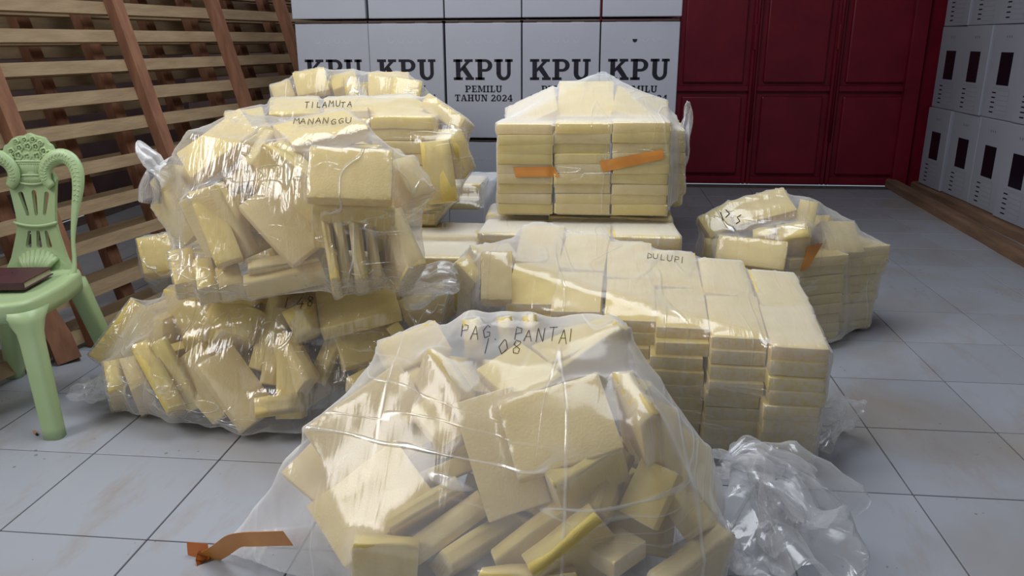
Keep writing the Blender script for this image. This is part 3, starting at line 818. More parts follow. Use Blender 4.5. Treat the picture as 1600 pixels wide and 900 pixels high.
    def film(s, m, label, base, voxel=.016, pull=.55, dmax=.06, gap=.006, wr=.004, smooth=6, seed=0, zfloor=.004, name='plastic_bag', wscale=7):
        pts = [p for k in range(len(s.bl)) for p in s.corners(k)]+[Vector(e) for e in s.extra]
        bm = bmesh.new()
        for p in pts: bm.verts.new(p)
        r = bmesh.ops.convex_hull(bm, input=list(bm.verts))
        dead = [v for v in bm.verts if not v.link_faces]
        bmesh.ops.delete(bm, geom=dead, context='VERTS')
        bmesh.ops.recalc_face_normals(bm, faces=bm.faces)
        me = bm_mesh(bm, 'hull')
        tmp = bpy.data.objects.new('tmp', me); col.objects.link(tmp)
        md = tmp.modifiers.new('r', 'REMESH'); md.mode = 'VOXEL'; md.voxel_size = voxel
        dg = bpy.context.evaluated_depsgraph_get(); dg.update()
        me2 = bpy.data.meshes.new_from_object(tmp.evaluated_get(dg))
        bpy.data.objects.remove(tmp)
        nv = len(me2.vertices)
        co = np.empty(nv*3); me2.vertices.foreach_get('co', co); co = co.reshape(-1, 3)
        no = np.array([v.normal[:] for v in me2.vertices])
        ed = np.empty(len(me2.edges)*2, dtype=np.int64); me2.edges.foreach_get('vertices', ed); ed = ed.reshape(-1, 2)
        deg = np.bincount(ed.ravel(), minlength=nv)[:, None].clip(1)
        def lap(a):
            out = np.zeros_like(a)
            np.add.at(out, ed[:, 0], a[ed[:, 1]]); np.add.at(out, ed[:, 1], a[ed[:, 0]])
            return out/deg
        for _ in range(4): no = lap(no)*.6+no*.4
        no /= np.linalg.norm(no, axis=1)[:, None].clip(1e-6)
        tree = s.bvh()
        dist = np.full(nv, .5)
        for i in range(nv):
            h = tree.ray_cast(Vector(co[i])+Vector(no[i])*.02, -Vector(no[i]), .4)
            if h[0] is not None: dist[i] = h[3]-.02
        off = np.minimum(np.clip(dist, 0, None)*pull, dmax)[:, None]
        for _ in range(smooth): off = lap(off)*.7+off*.3
        # wrinkles
        wv = np.empty((nv, 1))
        for i in range(nv):
            p = Vector(co[i])
            q = Vector((p.x*wscale*1.5+p.z*3, p.y*wscale, p.z*wscale*.8))+Vector((seed*3.7, seed, 0))
            wv[i] = noise.ridged_multi_fractal(q, 1.0, 2.1, 3, 1.0, 2.0)-1.0
        off = off - wv*wr
        off = np.minimum(off[:, 0], dist-gap)
        co2 = co-no*off[:, None]
        co2[:, 2] = np.maximum(co2[:, 2], zfloor)
        base = Vector(base)
        me2.vertices.foreach_set('co', (co2-np.array(base)).ravel())
        me2.materials.clear(); me2.materials.append(m)
        for p in me2.polygons: p.use_smooth = True
        me2.update(); me2.name = name
        o = link(name, me2, None, None, base); tag(o, label, 'plastic bag', 'plastic bags of foam blocks')
        s.obj = o; s.base = base
        s.tree = BVHTree.FromPolygons([Vector(c) for c in co2], [tuple(p.vertices) for p in me2.polygons])
        return o
    def hit(s, u, v):
        d = ray(u, v).normalized(); h = s.tree.ray_cast(CAM, d)
        if h[0] is None: return None, None
        n_ = h[1] if h[1].dot(d) < 0 else -h[1]
        return h[0], n_
    def write(s, strokes, rad=.0016, lift=.002):
        """pen strokes given where they stand on the film"""
        parts = []
        for stq in strokes:
            pp = []
            for i in range(len(stq)-1):
                a, b = stq[i], stq[i+1]; n_ = max(2, int(math.hypot(b[0]-a[0], b[1]-a[1])/3)+1)
                for k in range(n_): pp.append((a[0]+(b[0]-a[0])*k/n_, a[1]+(b[1]-a[1])*k/n_))
            pp.append(stq[-1])
            P = []
            for u, v in pp:
                h, n_ = s.hit(u, v)
                if h is not None: P.append(h+n_*lift-s.base)
            if len(P) >= 2: parts.append(tube(P, [rad]*len(P), 5, upv=Vector((.3, 1, .2))))
        V, Fc = merge(parts)
        o = link('handwriting', pd_mesh(V, Fc), MT['ink'], s.obj); o['label'] = 'black marker handwriting'
    def tape(s, quad, m='tape', nx=14, ny=4, lift=.0025, label='orange adhesive tape'):
        """strip stuck on the film; quad = 4 corners where it lies (top-left, top-right, bottom-right, bottom-left)"""
        V, Fc = [], []
        last = None
        for layer in (0, 1):
            for j in range(ny+1):
                for i in range(nx+1):
                    a, b = i/nx, j/ny
                    u = (quad[0][0]*(1-a)+quad[1][0]*a)*(1-b)+(quad[3][0]*(1-a)+quad[2][0]*a)*b
                    v = (quad[0][1]*(1-a)+quad[1][1]*a)*(1-b)+(quad[3][1]*(1-a)+quad[2][1]*a)*b
                    h, n_ = s.hit(u, v)
                    if h is None: h, n_ = last
                    last = (h, n_)
                    V.append(h+n_*(lift-.0012*layer)-s.base)
        n1 = (nx+1)*(ny+1)
        for j in range(ny):
            for i in range(nx):
                q = (j*(nx+1)+i, j*(nx+1)+i+1, (j+1)*(nx+1)+i+1, (j+1)*(nx+1)+i)
                Fc.append(q); Fc.append(tuple(n1+k for k in reversed(q)))
        o = link('tape', pd_mesh(V, Fc, smooth=True), MT[m], s.obj); o['label'] = label

def flare(path, radii, folds=7, amp=.45, seed=0, flat=.6, n=64, upv=Vector((0, 0, 1)), wob=.01, zmin=.003, steps=30):
    """gathered pleated film: a tube whose section is folded"""
    sp = spline(path, steps); V, Fc = [], []
    rd = random.Random(seed); ph = [rd.uniform(0, 6.28) for _ in range(4)]
    for i, p in enumerate(sp):
        t = (sp[min(i+1, steps)]-sp[max(i-1, 0)]).normalized(); a = t.cross(upv).normalized(); b = t.cross(a).normalized()
        s_ = i/steps; r_ = float(np.interp(s_*(len(radii)-1), range(len(radii)), radii))
        for k in range(n):
            th = 2*math.pi*k/n
            f = 1+amp*((abs(math.sin(folds*.5*th+ph[0]+1.5*s_))-.6)*1.1+math.sin(2*th+ph[2]+3*s_)*.35)
            q = p+a*(math.cos(th)*r_*f)+b*(math.sin(th)*r_*f*flat)
            q += (noise.noise_vector(q*9+Vector((seed*5, 0, 0)))*1.6+noise.noise_vector(q*22+Vector((seed*5, 0, 0)))*.5)*wob*min(1, s_*3)
            q.z = max(q.z, zmin); V.append(q)
    for i in range(steps):
        for k in range(n): Fc.append((i*n+k, i*n+(k+1) % n, (i+1)*n+(k+1) % n, (i+1)*n+k))
    return V, Fc
def crumple(cen, rad, seed=0, amp=.45, sub=5, fr=4.0, zmin=.003):
    bm = bmesh.new(); bmesh.ops.create_icosphere(bm, subdivisions=sub, radius=1)
    V = []
    for v in bm.verts:
        d = v.co.normalized(); q = d*fr*.5+Vector((seed*4.1, seed*1.7, 0))
        f = 1+amp*(noise.ridged_multi_fractal(q, 1.0, 2.2, 4, 1.0, 2.0)-1.1)*.8
        p = Vector((cen[0]+d.x*rad[0]*f, cen[1]+d.y*rad[1]*f, cen[2]+d.z*rad[2]*f)); p.z = max(p.z, zmin); V.append(p)
    Fc = [tuple(v.index for v in f.verts) for f in bm.faces]; bm.free()
    return V, Fc
def tail(bag, geo, m, name='bag_tail', label='loose gathered end of the bag'):
    V, Fc = merge(geo) if isinstance(geo, list) else geo
    o = link(name, pd_mesh([Vector(v)-bag.base for v in V], Fc, smooth=True), MT[m], bag.obj); o['label'] = label
    return o

def jit(s_): return Vector((rng.normal()*s_, rng.normal()*s_, rng.normal()*s_*.5))
def stackcol(bag, p_bot, p_top, ex, ey, n, j=.004, rot=.03):
    """a column of blocks lying flat, from p_bot (centre of the bottom face) to p_top; ex,ey footprint axes"""
    p_bot, p_top, ex, ey = Vector(p_bot), Vector(p_top), Vector(ex), Vector(ey)
    upd = (p_top-p_bot)/n
    nz = ex.cross(ey).normalized()
    if nz.z < 0: nz = -nz
    th = upd.length*.995
    for k in range(n):
        c = p_bot+upd*(k+.5)+jit(j)
        R_ = Matrix.Rotation(rng.normal()*rot, 3, 'Z')
        if ex.length >= ey.length: bag.add(c, R_ @ ex, R_ @ ey, nz*th)
        else: bag.add(c, R_ @ ey, R_ @ ex, nz*th)

# ---- the big front bag, loose blocks
b1 = Bag('big front bag', 'foam blocks in the front bag')
b1.face((776, 629, 1.54), (935, 582), (817, 748), L0*.92, W0*1.05, +1, -1)
b1.face((706, 632, 1.58), (800, 600), (757, 820), W0*.8, L0*1.05, +1, -1)
b1.face((851, 743, 1.44), (954, 681), (868, 764), W0, .045, +1, -1, .20)
b1.face((763, 861, 1.42), (934, 738), (778, 880), L0, .045, +1, -1, .15)
b1.face((812, 868, 1.36), (918, 782), (836, 905), W0, .06, +1, -1, .22)
b1.face((925, 792, 1.42), (969, 692), (951, 812), W0, .05, +1, +1, .2)
b1.face((964, 797, 1.46), (1003, 712), (975, 930), .12, L0, +1, 0)
b1.face((1030, 742, 1.56), (1062, 735), (1070, 840), .10, W0, +1, -1)
b1.face((1010, 905, 1.36), (1120, 822), (1040, 930), L0, .05, +1, -1, .16)
b1.face((598, 809, 1.46), (712, 743), (622, 826), .18, .042, +1, -1, .16)
b1.face((628, 850, 1.44), (746, 765), (660, 880), .19, .05, +1, -1, .16)
b1.face((690, 885, 1.42), (800, 815), (715, 915), .19, .05, +1, -1, .16)
b1.face((471, 672, 1.62), (622, 566), (520, 800), L0, .2, +1, -1)
b1.face((478, 790, 1.52), (618, 686), (520, 900), L0*.95, .18, +1, -1)
b1.face((438, 738, 1.62), (485, 690), (468, 880), .10, .24, +1, -1)
b1.face((640, 640, 1.62), (700, 600), (662, 720), .11, .14, +1, -1, .05)
b1.face((665, 545, 1.70), (690, 540), (705, 625), .045, W0, +1, -1, .2)
b1.face((744, 577, 1.70), (812, 533), (800, 640), W0*.8, W0, +1, -1)
b1.face((575, 600, 1.74), (640, 560), (600, 690), .13, .18, +1, -1)
b1.face((846, 572, 1.70), (960, 500), (862, 590), L0*.9, .045, +1, -1, .16)
b1.face((830, 540, 1.78), (950, 490), (850, 570), L0*.9, W0*.6, +1, -1)
b1.face((955, 585, 1.60), (985, 575), (975, 668), .045, W0, +1, -1, .2)
b1.face((1000, 610, 1.66), (1060, 640), (1000, 720), .14, .17, +1, -1)
b1.face((722, 500, 1.84), (750, 497), (722, 560), .042, .11, 0, 0, .22)
b1.face((775, 497, 1.86), (800, 493), (775, 555), .042, .11, 0, 0, .22)
b1.face((815, 494, 1.86), (838, 490), (830, 550), .042, .11, 0, 0, .22)
b1.face((880, 512, 1.88), (940, 500), (885, 560), .10, .09, 0, 0, .2)
b1.face((590, 535, 1.82), (680, 500), (600, 590), .17, .1, +1, -1, .05)
b1.face((1060, 660, 1.72), (1110, 700), (1060, 760), .15, .18, +1, -1)
b1.face((750, 905, 1.36), (900, 900), (750, 925), L0, .045, 0, -1, .16)
b1.face((560, 900, 1.42), (660, 905), (560, 925), L0, .045, 0, -1, .16)
b1.face((880, 830, 1.44), (930, 800), (900, 920), .10, .18, +1, -1)
b1.fill(45, (-.12, 1.66, .28), (.50, .36, .36), ymin=lambda p: 1.49+.26*max(0, p.z)+2.2*max(0, p.z-.33), tries=9000,
        ok=lambda u, v: np.interp(v, [480, 520, 650, 760, 850], [640, 590, 500, 440, 400]) <= u <= np.interp(v, [480, 510, 576, 650, 720, 900], [930, 970, 1025, 1075, 1110, 1095]))
b1.extra = [(-.915, 1.60, .006), (-.90, 1.54, .006), (-.45, 1.40, .006), (.25, 1.33, .006), (.34, 1.83, .20), (.36, 1.86, .10), (-.40, 1.86, .45), (-.30, 1.92, .55), (.08, 1.93, .54), (.19, 1.85, .41), (.278, 1.85, .28)]

# ---- lower left bag
b2 = Bag('lower left bag', 'foam blocks in the lower left bag')
b2.face((137, 556, 2.34), (206, 466), (235, 568), .22, .25, +1, 0)
b2.face((207, 570, 2.18), (236, 556), (276, 670), .055, .25, +1, -1, .15)
b2.face((236, 558, 2.20), (262, 545), (300, 664), .05, .25, +1, -1, .15)
b2.face((258, 588, 2.20), (312, 545), (326, 682), .10, .24, +1, -1, .05)
b2.face((311, 600, 2.16), (367, 566), (404, 689), .13, .24, +1, -1, .06)
b2.face((164, 585, 2.25), (190, 580), (166, 636), .06, .12, 0, -1, .15)
b2.face((192, 600, 2.26), (220, 590), (205, 650), .06, .14, 0, -1, .15)
b2.face((316, 499, 2.32), (338, 455), (372, 560), .10, .2, +1, -1, .14)
b2.face((345, 515, 2.26), (372, 455), (392, 548), .16, .1, +1, -1, .12)
b2.face((388, 575, 2.24), (420, 460), (412, 580), .25, .055, +1, -1, .15)
b2.face((405, 598, 2.20), (428, 478), (432, 605), .25, .055, +1, -1, .15)
b2.face((430, 655, 2.14), (432, 540), (470, 650), .22, .08, +1, -1, .1)
b2.face((438, 520, 2.24), (462, 515), (440, 605), .055, .2, +1, -1, .15)
b2.face((499, 515, 2.26), (625, 484), (480, 456), L0, .22, +1, +1, .05)
b2.face((474, 470, 2.28), (499, 518), (474, 553), .11, .16, -1, 0, .2)
b2.face((480, 590, 2.22), (513, 518), (512, 592), .16, .07, +1, 0, .2)
b2.face((520, 520, 2.30), (600, 500), (520, 580), .18, .13, +1, -1, .05)
b2.face((300, 560, 2.28), (340, 545), (320, 600), .10, .10, +1, -1, .1)
b2.face((540, 590, 2.2), (600, 560), (560, 650), .15, .16, +1, -1, .06)
b2.face((620, 470, 2.45), (690, 440), (625, 500), .16, .07, +1, -1, .16)
b2.face((400, 660, 2.12), (470, 650), (415, 690), .16, .06, 0, -1, .2)
b2.face((225, 480, 2.55), (310, 450), (240, 520), .20, .1, +1, 0, .1)
b2.face((345, 450, 2.45), (395, 448), (350, 500), .10, .1, +1, -1, .2)
b2.fill(40, (-1.05, 2.46, .22), (.60, .34, .26), ymin=lambda p: 2.22+.22*max(0, p.z))
b2.extra = [(-1.62, 2.30, .04), (-1.55, 2.22, .01), (-1.0, 2.10, .01), (-.5, 2.15, .01), (-.42, 2.35, .46), (-.45, 2.6, .40), (-1.60, 2.45, .28), (-1.45, 2.75, .36), (-.9, 2.8, .42)]

# ---- upper left bag on top of it
b3 = Bag('knotted upper left bag', 'foam blocks in the upper left tied bag')
b3.face((297, 277, 2.34), (400, 203), (264, 247), L0, W0, +1, +1)
b3.face((293, 300, 2.26), (335, 287), (332, 417), .13, L0, 0, -1, .05)
b3.face((335, 288, 2.24), (350, 282), (372, 412), .05, L0, +1, -1, .15)
b3.face((372, 320, 2.24), (434, 278), (446, 423), W0*.9, L0, +1, -1, .045)
b3.face((408, 227, 2.26), (423, 218), (468, 322), .042, L0, +1, -1, .16)
b3.face((426, 222, 2.29), (441, 216), (484, 318), .042, L0, +1, -1, .16)
b3.face((374, 257, 2.32), (412, 203), (392, 262), .17, .05, +1, -1, .16)
b3.face((460, 226, 2.30), (578, 198), (438, 192), L0, W0*1.1, +1, +1, .045)
b3.face((483, 228, 2.22), (614, 234), (487, 309), L0, W0, 0, -1, .045)
b3.face((490, 311, 2.21), (618, 320), (492, 325), L0, .04, 0, -1, .16)
b3.face((500, 335, 2.22), (515, 333), (517, 437), .045, W0*1.3, 0, -1, .15)
b3.face((518, 330, 2.23), (536, 328), (537, 437), .045, W0*1.3, 0, -1, .15)
b3.face((542, 330, 2.24), (562, 328), (560, 436), .045, W0*1.3, 0, -1, .15)
b3.face((565, 328, 2.26), (583, 326), (600, 432), .045, W0*1.3, 0, -1, .15)
b3.face((600, 325, 2.28), (628, 322), (625, 420), .06, W0*1.3, +1, -1, .15)
b3.face((378, 430, 2.20), (502, 405), (380, 448), L0, .042, 0, -1, .08)
b3.face((385, 408, 2.22), (495, 388), (388, 426), L0, .042, 0, -1, .15)
b3.face((262, 392, 2.28), (300, 385), (270, 446), .09, .14, 0, -1, .08)
b3.face((300, 405, 2.24), (330, 400), (306, 452), .07, .12, 0, -1, .08)
b3.face((335, 418, 2.22), (372, 410), (340, 450), .08, .08, 0, -1, .08)
b3.face((255, 300, 2.40), (290, 285), (270, 385), .10, .2, +1, -1, .1)
b3.face((262, 255, 2.46), (300, 300), (262, 320), .13, .14, -1, 0, .1)
b3.face((420, 330, 2.36), (480, 320), (440, 400), .13, .17, +1, -1, .1)
b3.face((452, 250, 2.34), (485, 240), (470, 330), .08, .2, +1, -1, .1)
b3.face((610, 250, 2.36), (645, 240), (620, 320), .10, .16, +1, -1, .1)
b3.fill(40, (-.98, 2.52, .70), (.46, .30, .29), zmin=.45, ymin=lambda p: 2.38)
b3.extra = [(-1.40, 2.50, .86), (-1.38, 2.45, .55), (-.58, 2.42, .50), (-.56, 2.46, .84), (-.6, 2.7, .8), (-.62, 2.35, .94), (-1.3, 2.40, .96), (-.9, 2.72, .97), (-1.3, 2.72, .93), (-.95, 2.18, .44)]

# ---- bag behind it
b4 = Bag('bag behind the knotted one', 'foam blocks in the middle back-left bag')
b4.face((655, 222, 3.02), (702, 216), (655, 322), .12, .22, 0, -1, .25)
b4.face((702, 216, 3.04), (722, 200), (702, 300), .09, .2, +1, -1, .2)
b4.face((648, 324, 3.03), (690, 320), (648, 333), .12, .03, 0, 0, .25)
b4.face((420, 178, 3.1), (500, 176), (412, 152), L0, .2, 0, +1)
b4.face((505, 176, 3.1), (575, 172), (500, 153), L0, .2, 0, +1)
b4.face((600, 185, 3.06), (690, 178), (560, 152), L0, .3, +1, +1, .06)
b4.face((655, 165, 3.2), (715, 205), (640, 158), .2, .16, -1, +1, .06)
b4.face((350, 175, 3.2), (410, 165), (350, 220), .2, .16, 0, -1, .08)
stackcol(b4, (-.75, 3.15, .49), (-.75, 3.15, .92), (.25, 0, 0), (0, .18, 0), 9)
stackcol(b4, (-1.02, 3.15, .49), (-1.02, 3.15, .90), (.25, 0, 0), (0, .18, 0), 4)
b4.fill(24, (-1.0, 3.25, .72), (.50, .24, .25), zmin=.50)
b4.extra = [(-.5, 3.12, .86), (-.55, 3.05, .6), (-1.45, 3.2, .9), (-1.4, 3.2, .55), (-.7, 3.45, .95)]
b5 = Bag('rearmost bag', 'foam blocks in the rearmost bag')
b5.face((465, 150, 3.62), (515, 140), (465, 112), .17, .12, 0, +1, .06)
b5.face((520, 140, 3.66), (560, 130), (515, 118), .16, .12, 0, +1, .08)
b5.face((430, 160, 3.62), (462, 150), (430, 130), .13, .1, 0, +1, .1)
b5.face((540, 150, 3.6), (562, 147), (548, 120), .06, .13, 0, +1, .16)
b5.face((575, 150, 3.62), (640, 150), (590, 112), .2, .14, 0, +1, .06)
b5.face((610, 152, 3.6), (655, 160), (635, 122), .13, .13, 0, +1, .08)
b5.face((520, 158, 3.6), (600, 160), (520, 175), .25, .08, 0, -1, .1)
b5.face((425, 165, 3.6), (505, 162), (425, 180), .25, .08, 0, -1, .1)
b5.fill(20, (-1.15, 3.82, .85), (.46, .24, .24), zmin=.60)
b5.extra = [(-1.58, 3.8, .95), (-1.5, 3.7, .6), (-.72, 3.75, .96), (-.75, 3.75, .6), (-1.15, 4.08, 1.0), (-1.0, 3.8, 1.085), (-1.3, 3.8, 1.09)]

# ---- neat stack with tape
b6 = Bag('taped square bag', 'foam blocks in the taped square stack')
bw = .218
LAY = ['top', 'second', 'third', 'fourth', 'fifth', 'sixth', 'seventh', 'eighth', 'bottom']
for c in range(3):
    xc = -.045+(c-1)*bw
    stackcol(b6, (xc, 3.085, .562), (xc, 3.085, .905+.006*(c-1)), (bw*.97, 0, 0), (0, .165, 0), 9, j=.003, rot=.012)
    for k in range(9): b6.lab[c*9+k] = 'foam block at the front of the taped square bag, %s column, %s layer' % (('left', 'middle', 'right')[c], LAY[8-k])
for c in range(3):
    for k, dz in enumerate((0, .045)):
        xc = -.04+(c-1)*bw; sl = (.30, .42, .30)[c]
        e2 = Vector((0, .29*math.cos(sl), .29*math.sin(sl))); tw = (.42, .0, -.30)[c]; e1 = Vector((bw*1.03*math.cos(tw), 0, bw*1.03*math.sin(tw))); e2 = e2-e1*(e2.dot(e1)/e1.length_squared); nz = e1.cross(e2).normalized()
        b6.add(Vector((xc, 3.30, (.915, .958, .93)[c]-dz)), e2, e1, nz*.042)
        b6.lab[len(b6.bl)-1] = 'foam block sloping up behind the top layer of the taped square bag, %s column' % ('left', 'middle', 'right')[c]
stackcol(b6, (.25, 3.43, .562), (.25, 3.43, .87), (bw, 0, 0), (0, .165, 0), 4, j=.004)
stackcol(b6, (.25, 3.26, .562), (.25, 3.26, .86), (bw, 0, 0), (0, .165, 0), 7, j=.004)
b6.extra = [(.03, 3.48, 1.10), (.36, 3.40, .91), (.37, 3.45, .62), (-.38, 3.0, .565), (.29, 3.0, .565), (-.3, 3.5, .6), (.33, 3.2, .58)]
# ---- flat bags beneath
b7 = Bag('flat bag under the taped one', 'foam blocks in the flat bag under the taped stack')
for c in range(3):
    for r in range(2):
        stackcol(b7, (-.30+c*.245, 2.93+.25*r, .30), (-.30+c*.245, 2.93+.25*r, .52+.015*r), (.24, 0, 0), (0, .245, 0), 3 if r == 0 else 1, j=.004, rot=.02)
b7.extra = [(-.43, 2.82, .01), (.33, 2.82, .01), (.34, 3.55, .01), (-.43, 3.55, .01), (.34, 3.5, .55), (-.43, 3.5, .55), (-.43, 2.84, .50), (.34, 2.84, .49)]
b8 = Bag('flat middle bag', 'foam blocks in the flat middle bag')
for c in range(2):
    for r in range(2):
        stackcol(b8, (-.82+c*.26, 2.80+.25*r, .26), (-.82+c*.26, 2.82+.25*r, .455+.015*r), (.255, 0, 0), (0, .245, 0), 2 if r == 0 else 1, j=.005, rot=.03)
b8.extra = [(-.98, 2.68, .01), (-.47, 2.68, .01), (-.46, 3.3, .01), (-.98, 3.3, .01), (-.46, 3.25, .47), (-.98, 3.25, .47)]
b8b = Bag('low bag against the boxes', 'foam blocks in the low back bag')
for c in range(4):
    stackcol(b8b, (-1.45+c*.27, 3.65, .46), (-1.45+c*.27, 3.65, .575), (.26, 0, 0), (0, .25, 0), 2, j=.005, rot=.03)
b8b.extra = [(-1.62, 3.48, .01), (-.46, 3.40, .01), (-.44, 4.1, .01), (-1.62, 4.1, .01), (-.46, 3.42, .50), (-.44, 4.05, .58), (-1.6, 4.05, .58)]
b11 = Bag('low bag at the left edge', 'foam blocks in the low left bag')
b11.face((212, 372, 2.75), (268, 362), (212, 432), .2, .15, 0, -1, .12)
for c in range(3):
    stackcol(b11, (-1.50+c*.26, 3.02, .35), (-1.50+c*.26, 3.02, .455), (.25, 0, 0), (0, .25, 0), 2, j=.005, rot=.03)
b11.extra = [(-1.80, 2.78, .30), (-1.74, 2.86, .01), (-1.0, 2.86, .01), (-1.0, 3.36, .01), (-1.75, 3.36, .01), (-1.0, 3.36, .46), (-1.72, 3.36, .46)]

# ---- long neat bag at front right
b9 = Bag('long front-right bag', 'foam blocks in the long stacked bag')
FR, FL = Vector((.655, 2.05, .39)), Vector((-.27, 2.37, .41)); BR, BL = Vector((.67, 2.60, .455)), Vector((-.25, 2.84, .57))
for c in range(6):
    for r in range(2):
        def tp(s_, t_): return (FL*(1-s_)+FR*s_)*(1-t_)+(BL*(1-s_)+BR*s_)*t_
        s_, t_ = (c+.5)/6, (r+.5)/2
        top = tp(s_, t_); ex = (tp((c+1)/6, t_)-tp(c/6, t_))*.985; ey = (tp(s_, (r+1)/2)-tp(s_, r/2))*.985
        n_ = 9
        bot = Vector((top.x-.01, top.y, .012))
        dz = (top-bot)/n_
        for k in range(n_):
            vis = (r == 0 and (c >= 3 or k >= 5)) or k >= n_-2 or (c == 5 and k >= 4)
            if not vis: continue
            f = (k+.5)/n_
            e1 = Vector((ex.x, ex.y, ex.z*f)); e2 = Vector((ey.x, ey.y, ey.z*f))
            cpt = bot+dz*(k+.5)+jit(.004)
            cpt -= Vector((.32, .95, 0))*(.03*math.sin(f*3.0)-.02)*(1-r)
            nz = e1.cross(e2).normalized(); nz = nz if nz.z > 0 else -nz
            R_ = Matrix.Rotation(rng.normal()*.02, 3, 'Z')
            a_, b_ = R_ @ e2, R_ @ e1
            b_ = b_-a_*(b_.dot(a_)/a_.length_squared)
            b9.add(cpt, a_, b_, nz*dz.length*.995)
            b9.lab[len(b9.bl)-1] = 'foam block in the long front-right bag, %s row, %s column, %s layer' % (('front', 'back')[r], ('first', 'second', 'third', 'fourth', 'fifth', 'last')[c], LAY[8-k])
b9.face((712, 410, 2.46), (760, 380), (705, 468), .17, .16, +1, -1, .06)
b9.face((752, 392, 2.44), (800, 392), (745, 468), .15, .17, 0, -1, .06)
b9.face((735, 385, 2.52), (795, 380), (730, 420), .2, .12, +1, -1, .1)
b9.extra = [(.70, 2.12, .012), (.74, 2.40, .012), (-.44, 2.45, .44), (-.47, 2.42, .30), (-.40, 2.45, .01), (.45, 2.05, .01), (.70, 2.10, .38), (-.2, 2.85, .585)]

# ---- far right bag
b10 = Bag('round bag near the red door', 'foam blocks in the far right bag')
for k in range(9):
    f = k/8
    R_ = Matrix.Rotation(math.radians(22), 3, 'Z')
    for q in range(2):
        c = Vector((.945+.09*q+.04*f*q-.09*(1-q), 3.20+.17*q, .035+k*.041))+jit(.004)
        b10.add(c, R_ @ Vector((.27, 0, 0)), R_ @ Vector((0, .19, 0)), (0, 0, .039))
b10.face((1123, 366, 3.12), (1232, 378), (1120, 410), .26, .12, 0, -1, .06)
b10.face((1152, 352, 3.18), (1246, 328), (1170, 306), .25, .17, +1, +1, .05)
b10.face((1175, 358, 3.16), (1210, 352), (1178, 372), .10, .06, 0, -1, .15)
b10.face((1212, 352, 3.14), (1262, 345), (1212, 378), .14, .08, 0, -1, .15)
b10.face((1250, 310, 3.3), (1280, 315), (1255, 372), .09, .18, 0, -1, .1)
b10.face((1282, 345, 3.30), (1335, 345), (1300, 395), .16, .15, +1, -1, .06)
b10.face((1090, 340, 3.25), (1140, 315), (1085, 385), .15, .13, +1, -1, .06)
b10.face((1200, 425, 3.06), (1250, 430), (1205, 455), .13, .08, 0, -1, .15)
b10.face((1100, 372, 3.2), (1125, 372), (1105, 410), .07, .1, 0, -1, .15)
b10.fill(28, (.82, 3.36, .28), (.46, .32, .30), ymin=lambda p: 3.2)
b10.extra = [(.42, 3.3, .36), (.45, 3.2, .02), (.98, 3.06, .01), (1.22, 3.42, .02), (1.25, 3.45, .30), (1.15, 3.45, .44), (.85, 3.45, .585), (.95, 3.35, .58), (.6, 3.75, .45), (1.05, 3.75, .45)]

for b in (b6, b7, b8, b8b, b9): b.neat = True
b10.neat = 18
bags = [b1, b2, b3, b4, b5, b6, b7, b8, b8b, b11, b9, b10]
for b in bags: b.make_blocks()
parts = []
for (c, a, b, d) in FILL:
    me = BV[len(parts) % 6]
    X, Y_, Z = a, b, d
    parts.append(([c+X*v.co.x+Y_*v.co.y+Z*v.co.z for v in me.vertices], [tuple(p.vertices) for p in me.polygons]))
V, Fc = merge(parts)
tag(link('foam_block_filling', pd_mesh(V, Fc, smooth=True), MT['foam']), 'foam blocks packed deep inside the loose bags', 'foam block', kind='stuff')

# ------------------------------------------------------------------ the films
b1.film(MT['film_milky'], 'large milky plastic bag of loose foam blocks in front, marked 108', (-.1, 1.6, 0), voxel=.015, pull=.28, dmax=.022, wr=.004, smooth=5, seed=1, wscale=4.5)
b2.film(MT['film_clear'], 'clear plastic bag of foam blocks on the floor beside the green chair, marked 148', (-1.0, 2.4, 0), pull=.4, dmax=.03, wr=.0035, smooth=4, seed=2)
b3.film(MT['film_clear'], 'knotted clear plastic bag of foam blocks on top of the lower left bag', (-1.0, 2.45, .42), pull=.4, dmax=.028, wr=.0035, smooth=4, seed=3)
b4.film(MT['film_shiny'], 'plastic bag of foam blocks behind the knotted bag, marked TILAMUTA', (-1.0, 3.2, .47), seed=4, voxel=.02, pull=.3, dmax=.025)
b5.film(MT['film_shiny'], 'plastic bag of foam blocks farthest back, in front of the left lettered boxes', (-1.15, 3.8, .6), seed=5, voxel=.02, pull=.3, dmax=.025)
b6.film(MT['film_hazy'], 'square plastic bag of neatly stacked foam with two strips of orange tape', (-.03, 3.25, .56), seed=6, pull=.5, dmax=.02, wr=.002, smooth=3)
b7.film(MT['film_hazy'], 'flat plastic bag of foam under the taped square bag', (-.05, 3.2, 0), seed=7, voxel=.02, pull=.7, dmax=.03)
b8.film(MT['film_hazy'], 'flat plastic bag of foam between the knotted bag and the square bag', (-.7, 2.95, 0), seed=8, voxel=.02, pull=.7, dmax=.03)
b8b.film(MT['film_hazy'], 'low plastic bag of foam lying against the lettered boxes', (-1.0, 3.75, 0), seed=9, voxel=.025, pull=.7, dmax=.03)
b11.film(MT['film_clear'], 'low plastic bag of foam showing at left under the knotted bag', (-1.4, 3.05, 0), seed=10, voxel=.02)
b9.film(MT['film_hazy'], 'long plastic bag of neatly stacked foam at front right, marked DULUPI', (.2, 2.4, 0), seed=11, pull=.5, dmax=.03, wr=.003, smooth=4)
b10.film(MT['film_shiny'], 'round plastic bag of foam alone on the tiles at right', (.85, 3.4, 0), seed=12, pull=.3, dmax=.025, wr=.004)

